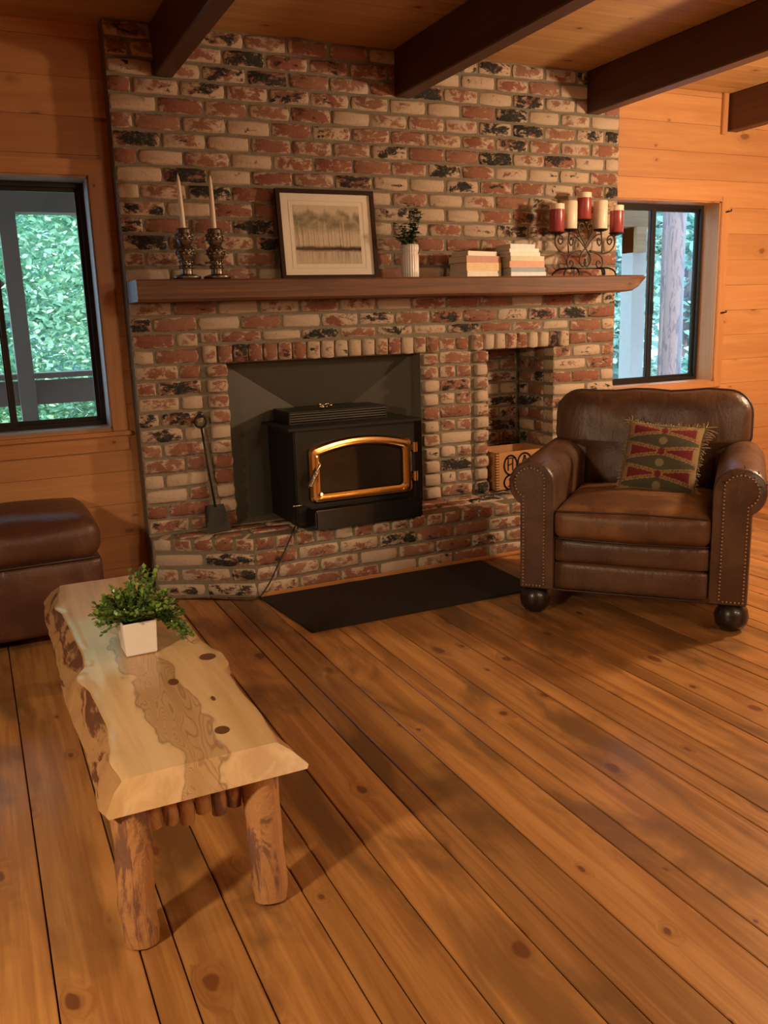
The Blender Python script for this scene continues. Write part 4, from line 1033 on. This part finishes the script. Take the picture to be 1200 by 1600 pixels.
S2 = [(.022, .246, .150, (.66, .68, .70), 'pale grey book at the bottom of the right book pile on the mantel'), (.022, .244, .15, (.22, .30, .34), 'slim blue-grey book second from the bottom of the right book pile'), (.034, .240, .15, (.62, .28, .16), 'orange-red book in the lower half of the right book pile'), (.026, .236, .145, (.58, .54, .36), 'olive-cream book in the middle of the right book pile'), (.020, .212, .14, (.78, .74, .62), 'cream book third from the top of the right book pile'), (.018, .200, .14, (.82, .80, .74), 'white book just below the top of the right book pile'), (.024, .176, .13, (.62, .68, .66), 'pale blue-green book on top of the right book pile on the mantel')]
for i, (h_, w_, d_, c_, lb) in enumerate(S2):
    book((1.975 + w_ / 2 + (.004, 0, -.002, .002, .0, .003, .004)[i] + .014, -.140, z), w_, d_, h_, math.radians(5) + (0, .02, -.02, .01, .03, -.03, .04)[i], c_, lb, 'right pile of books on the mantel'); z += h_ + .0005

# wrought-iron candelabra with five pillar candles
cb = thing('candelabra', (2.565, -.13, MZ), 'wrought-iron scrollwork candelabra for five pillar candles on the mantel', 'candelabra')
CX = [2.354, 2.461, 2.573, 2.678, 2.776]; CZ = [1.770, 1.790, 1.846, 1.793, 1.772]; CH = [.150, .150, .145, .155, .150]; CR = [.043, .044, .042, .042, .041]
CY = [-.150, -.125, -.110, -.125, -.150]
def spiral(c, r0, a0, turns, sgn=1, n=26, y=-.13, r1=.005):
    return [(c[0] + (r0 + (r1 - r0) * i / n) * math.cos(a0 + sgn * turns * 2 * PI * i / n), y, c[1] + (r0 + (r1 - r0) * i / n) * math.sin(a0 + sgn * turns * 2 * PI * i / n)) for i in range(n + 1)]
def scroll(P): MB().tube(smoothpath(P, 3), .0045, 6).build('scroll', 'iron', cb, smooth=True)
cxm = 2.570
for s in (-1, 1):
    q = lambda x_, z_: (cxm + s * x_, -.13, z_)
    # heart under the middle candle
    scroll([q(.0, 1.705), q(.022, 1.735), q(.046, 1.775), q(.050, 1.805), q(.036, 1.826), q(.018, 1.820), q(.012, 1.802), q(.022, 1.792), q(.030, 1.802)])
    # long S arm to the inner candles and across to the lower scroll
    scroll([q(.118, 1.768), q(.085, 1.765), q(.045, 1.735), q(.0, 1.690), q(-.035, 1.650), q(-.038, 1.610), q(-.012, 1.588), q(.006, 1.606), q(-.004, 1.63)])
    scroll([q(.110, 1.785), q(.116, 1.740), q(.105, 1.706), q(.09, 1.715), q(.085, 1.735), q(.096, 1.745), q(.104, 1.735)])
    # outer arm
    scroll([q(.165, 1.735), q(.180, 1.745), q(.190, 1.730), q(.178, 1.712), q(.160, 1.722), q(.162, 1.752), q(.190, 1.762), q(.212, 1.738), q(.205, 1.700), q(.175, 1.672), q(.130, 1.662), q(.08, 1.668), q(.03, 1.675)])
    scroll([q(.03, 1.672), q(.08, 1.662), q(.118, 1.640), q(.128, 1.605), q(.110, 1.580), q(.086, 1.590), q(.084, 1.612), q(.102, 1.620), q(.110, 1.606)])
    MB().tube([q(.118, 1.665), q(.122, 1.72), q(.108, 1.788)], .004, 6).build('riser', 'iron', cb, smooth=True)
    MB().tube([q(.212, 1.745), q(.208, 1.772)], .004, 6).build('riser', 'iron', cb, smooth=True)
    # legs
    for dy, dx in ((-.05, .185), (.06, .185), (-.065, .090)):
        MB().tube(smoothpath([q(.105, 1.578), (cxm + s * (.105 + (dx - .105) * .55), -.13 + dy * .6, 1.577), (cxm + s * (.105 + (dx - .105) * .9), -.13 + dy * .95, 1.558), (cxm + s * dx, -.13 + dy, MZ + .004)], 4), .005, 6).build('leg', 'blackiron', cb, smooth=True)
MB().tube([(cxm - .108, -.13, 1.578), (cxm + .108, -.13, 1.578)], .0045, 6).build('crossbar', 'iron', cb, smooth=True)
for x_, y_, z_, r_ in zip(CX, CY, CZ, CR):
    t = MB().lathe([(.012, -.012), (r_ * .8, -.006), (r_ + .003, 0.0), (r_ + .003, .003), (r_ * .9, .001)], 20, (x_, y_, z_)); t.build('candle_cup', 'blackiron', cb, smooth=True)
    if y_ > -.129 or y_ < -.131: MB().tube([(x_, -.13, z_ - .012), (x_, y_, z_ - .010)], .004, 6).build('cup_arm', 'iron', cb)
MB().tube([(cxm, -.13, 1.822), (CX[2], CY[2], CZ[2] - .008)], .004, 6).build('cup_arm', 'iron', cb)
nm = ['leftmost burgundy pillar candle with pale rim on the candelabra', 'left ivory pillar candle on the candelabra', 'highest burgundy pillar candle, in the middle of the candelabra', 'right ivory pillar candle on the candelabra', 'rightmost burgundy pillar candle on the candelabra, by the window']
for i in range(5):
    pc = thing('pillar_candle', (CX[i], CY[i], CZ[i] + .004), nm[i], 'candle', 'pillar candles on the candelabra'); z0 = CZ[i] + .004; r_ = CR[i] * .95; h_ = CH[i]
    if i % 2 == 0:
        MB().lathe([(r_ - .003, 0), (r_, .004), (r_, h_ * .80)], 28, (CX[i], CY[i], z0)).build('wax', 'waxred', pc, smooth=True, ang=50)
        MB().lathe([(r_, 0), (r_, h_ * .19), (r_ - .004, h_ * .20), (r_ * .7, h_ * .165), (.004, h_ * .15)], 28, (CX[i], CY[i], z0 + h_ * .80)).build('pale_rim', 'wax', pc, smooth=True, ang=50)
    else:
        MB().lathe([(r_ - .003, 0), (r_, .004), (r_, h_ - .004), (r_ - .004, h_), (r_ * .7, h_ - .006), (.004, h_ - .01)], 28, (CX[i], CY[i], z0)).build('wax', 'wax', pc, smooth=True, ang=50)
    MB().tube([(CX[i], CY[i], z0 + h_ - .012), (CX[i] + .002, CY[i], z0 + h_ + .002)], .001, 4).build('wick', 'ink', pc)

# ================================================================== OUTSIDE
gd = MB().box(-14, 22, YW + .2, 26, -1.3, -1.2).build('ground', 'ground'); tag(gd, 'forest ground outside the cabin windows', 'ground', kind='structure')
# deck, rail, posts on the left side
dk = thing('porch', (-.4, 1.9, -.05), 'grey wooden porch with post, rail and roof edge outside the left window', 'porch')
MB().box(-6, 1.6, .34, 2.1, -.12, -.05).build('deck_boards', 'deck', dk)
MB().box(-6, 1.6, 1.92, 2.08, 1.015, 1.05).build('top_rail', 'deck', dk); MB().box(-6, 1.6, 1.98, 2.02, .84, 1.0).build('rail_board', 'deck', dk); MB().box(-6, 1.6, 1.98, 2.02, .25, .40).build('rail_board', 'deck', dk)
pp_ = dk
MB().box(-.43, -.33, 1.86, 1.97, -.05, 2.12).build('post', 'deck', pp_)
MB().box(-6, 1.6, 1.84, 1.98, 2.06, 2.30).build('header', 'deck', pp_); MB().box(-6, 1.6, .34, 2.3, 2.32, 2.38).build('roof_deck', 'deck', pp_)
t = MB(); t.add([(-.52, 1.88, 1.55), (-.44, 1.88, 1.62), (-.74, 1.88, 2.06), (-.85, 1.88, 2.06), (-.52, 1.95, 1.55), (-.44, 1.95, 1.62), (-.74, 1.95, 2.06), (-.85, 1.95, 2.06)], [(0, 1, 2, 3), (7, 6, 5, 4), (0, 4, 5, 1), (1, 5, 6, 2), (2, 6, 7, 3), (3, 7, 4, 0)]); t.build('brace', 'deck', pp_)
# right side porch post and beam
M['postpale'] = plain('weathered_post', (.55, .50, .46), .7); M['siding'] = wood('porch_siding', (.42, .24, .11), (.30, .16, .07), 0, kn=.2)
pr_ = thing('porch', (4.4, 1.55, -.05), 'pale porch corner post under a brown beam outside the right window', 'porch')
MB().box(4.33, 4.47, 1.48, 1.62, -.05, 2.0).build('post', 'postpale', pr_); MB().box(3.2, 4.50, 1.46, 1.64, 2.0, 2.26).build('beam', 'siding', pr_); MB().box(4.33, 4.43, 1.44, 1.62, 1.80, 2.0).build('block', 'siding', pr_)
MB().box(3.0, 4.47, 1.50, 1.60, .60, .66).build('rail', 'postpale', pr_)
def trunk(x_, y_, r_, label, h=9, lean=0.0, nm='tree_trunk'):
    t = MB(); k = 14; n = 18; P = [(x_ + lean * i / k, y_, -1.25 + h * i / k) for i in range(k + 1)]; t.tube(P, [r_ * (1.25 if i == 0 else 1.08 if i == 1 else 1 - .25 * i / k) for i in range(k + 1)], n)
    for q in t.v:
        a_ = math.atan2(q.y - y_, q.x - x_); q += Vector((math.cos(a_), math.sin(a_), 0)) * r_ * (.16 * mnoise.noise((a_ * 3, q.z * .4, x_)) + .08 * mnoise.noise((a_ * 8, q.z * 1.2, x_)))
    c = Vector((x_, y_, -1.25)); t.v = [v - c for v in t.v]; o = t.build(nm, 'trunk', smooth=True); o.location = c; return o
def tree(x_, y_, r_, zc, rx, rz_, n, label, mat, sz=.09, seed=0, ry=None):
    T = thing('leafy_tree', (x_, y_, -1.25), label, 'tree', 'trees outside the left window' if x_ < 5 else 'trees outside the right window'); rg = random.Random(seed)
    tk = trunk(x_, y_, r_, '', 7, .2, 'trunk'); tk.parent = T; tk.location = (0, 0, 0)
    fo = MB(); cl = [(Vector((x_ + rx * rg.uniform(-1, 1), y_ + (ry or rx * .6) * rg.uniform(-1, 1), zc + rz_ * rg.uniform(-1, 1))), rg.uniform(.3, .6)) for _ in range(60)]
    for i in range(n):
        c, q = rg.choice(cl); p = c + Vector((rg.gauss(0, q * .6), rg.gauss(0, q * .6), rg.gauss(0, q * .45))); s_ = sz * rg.uniform(.6, 1.3)
        leaf(fo, p, Vector((rg.uniform(-1, 1), rg.uniform(-1, 1), rg.uniform(-.7, .4))), Vector((rg.uniform(-1, 1), rg.uniform(-1, 1), 1)), s_, s_ * .55)
    stuff(fo.build('foliage', mat, T))
tree(.55, 5.2, .10, 1.2, 1.5, 2.0, 34000, 'bright green leafy tree nearest the deck rail', 'leafout', .075, 1)
tree(-.9, 6.6, .14, 1.6, 1.7, 2.2, 22000, 'pale green tree at the left behind the deck post', 'leafout', .085, 2)
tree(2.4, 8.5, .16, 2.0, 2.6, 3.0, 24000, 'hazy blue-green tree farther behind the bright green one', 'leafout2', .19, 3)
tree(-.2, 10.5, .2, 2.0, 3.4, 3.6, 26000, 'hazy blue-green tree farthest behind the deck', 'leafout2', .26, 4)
tr = [(8.15, 5.0, .135, 'thick pinkish tree trunk in the middle of the right window', .0), (7.86, 4.2, .11, 'dark bluish trunk at the right edge of the right window', .30), (8.93, 6.0, .075, 'slim trunk left of the thick one in the right window', -.05), (8.3, 7.5, .2, 'distant trunk outside the left pane of the right window', .0)]
for x_, y_, r_, lb, ln in tr: tag(trunk(x_, y_, r_, lb, 9, ln), lb, 'tree', 'trunks outside the right window')
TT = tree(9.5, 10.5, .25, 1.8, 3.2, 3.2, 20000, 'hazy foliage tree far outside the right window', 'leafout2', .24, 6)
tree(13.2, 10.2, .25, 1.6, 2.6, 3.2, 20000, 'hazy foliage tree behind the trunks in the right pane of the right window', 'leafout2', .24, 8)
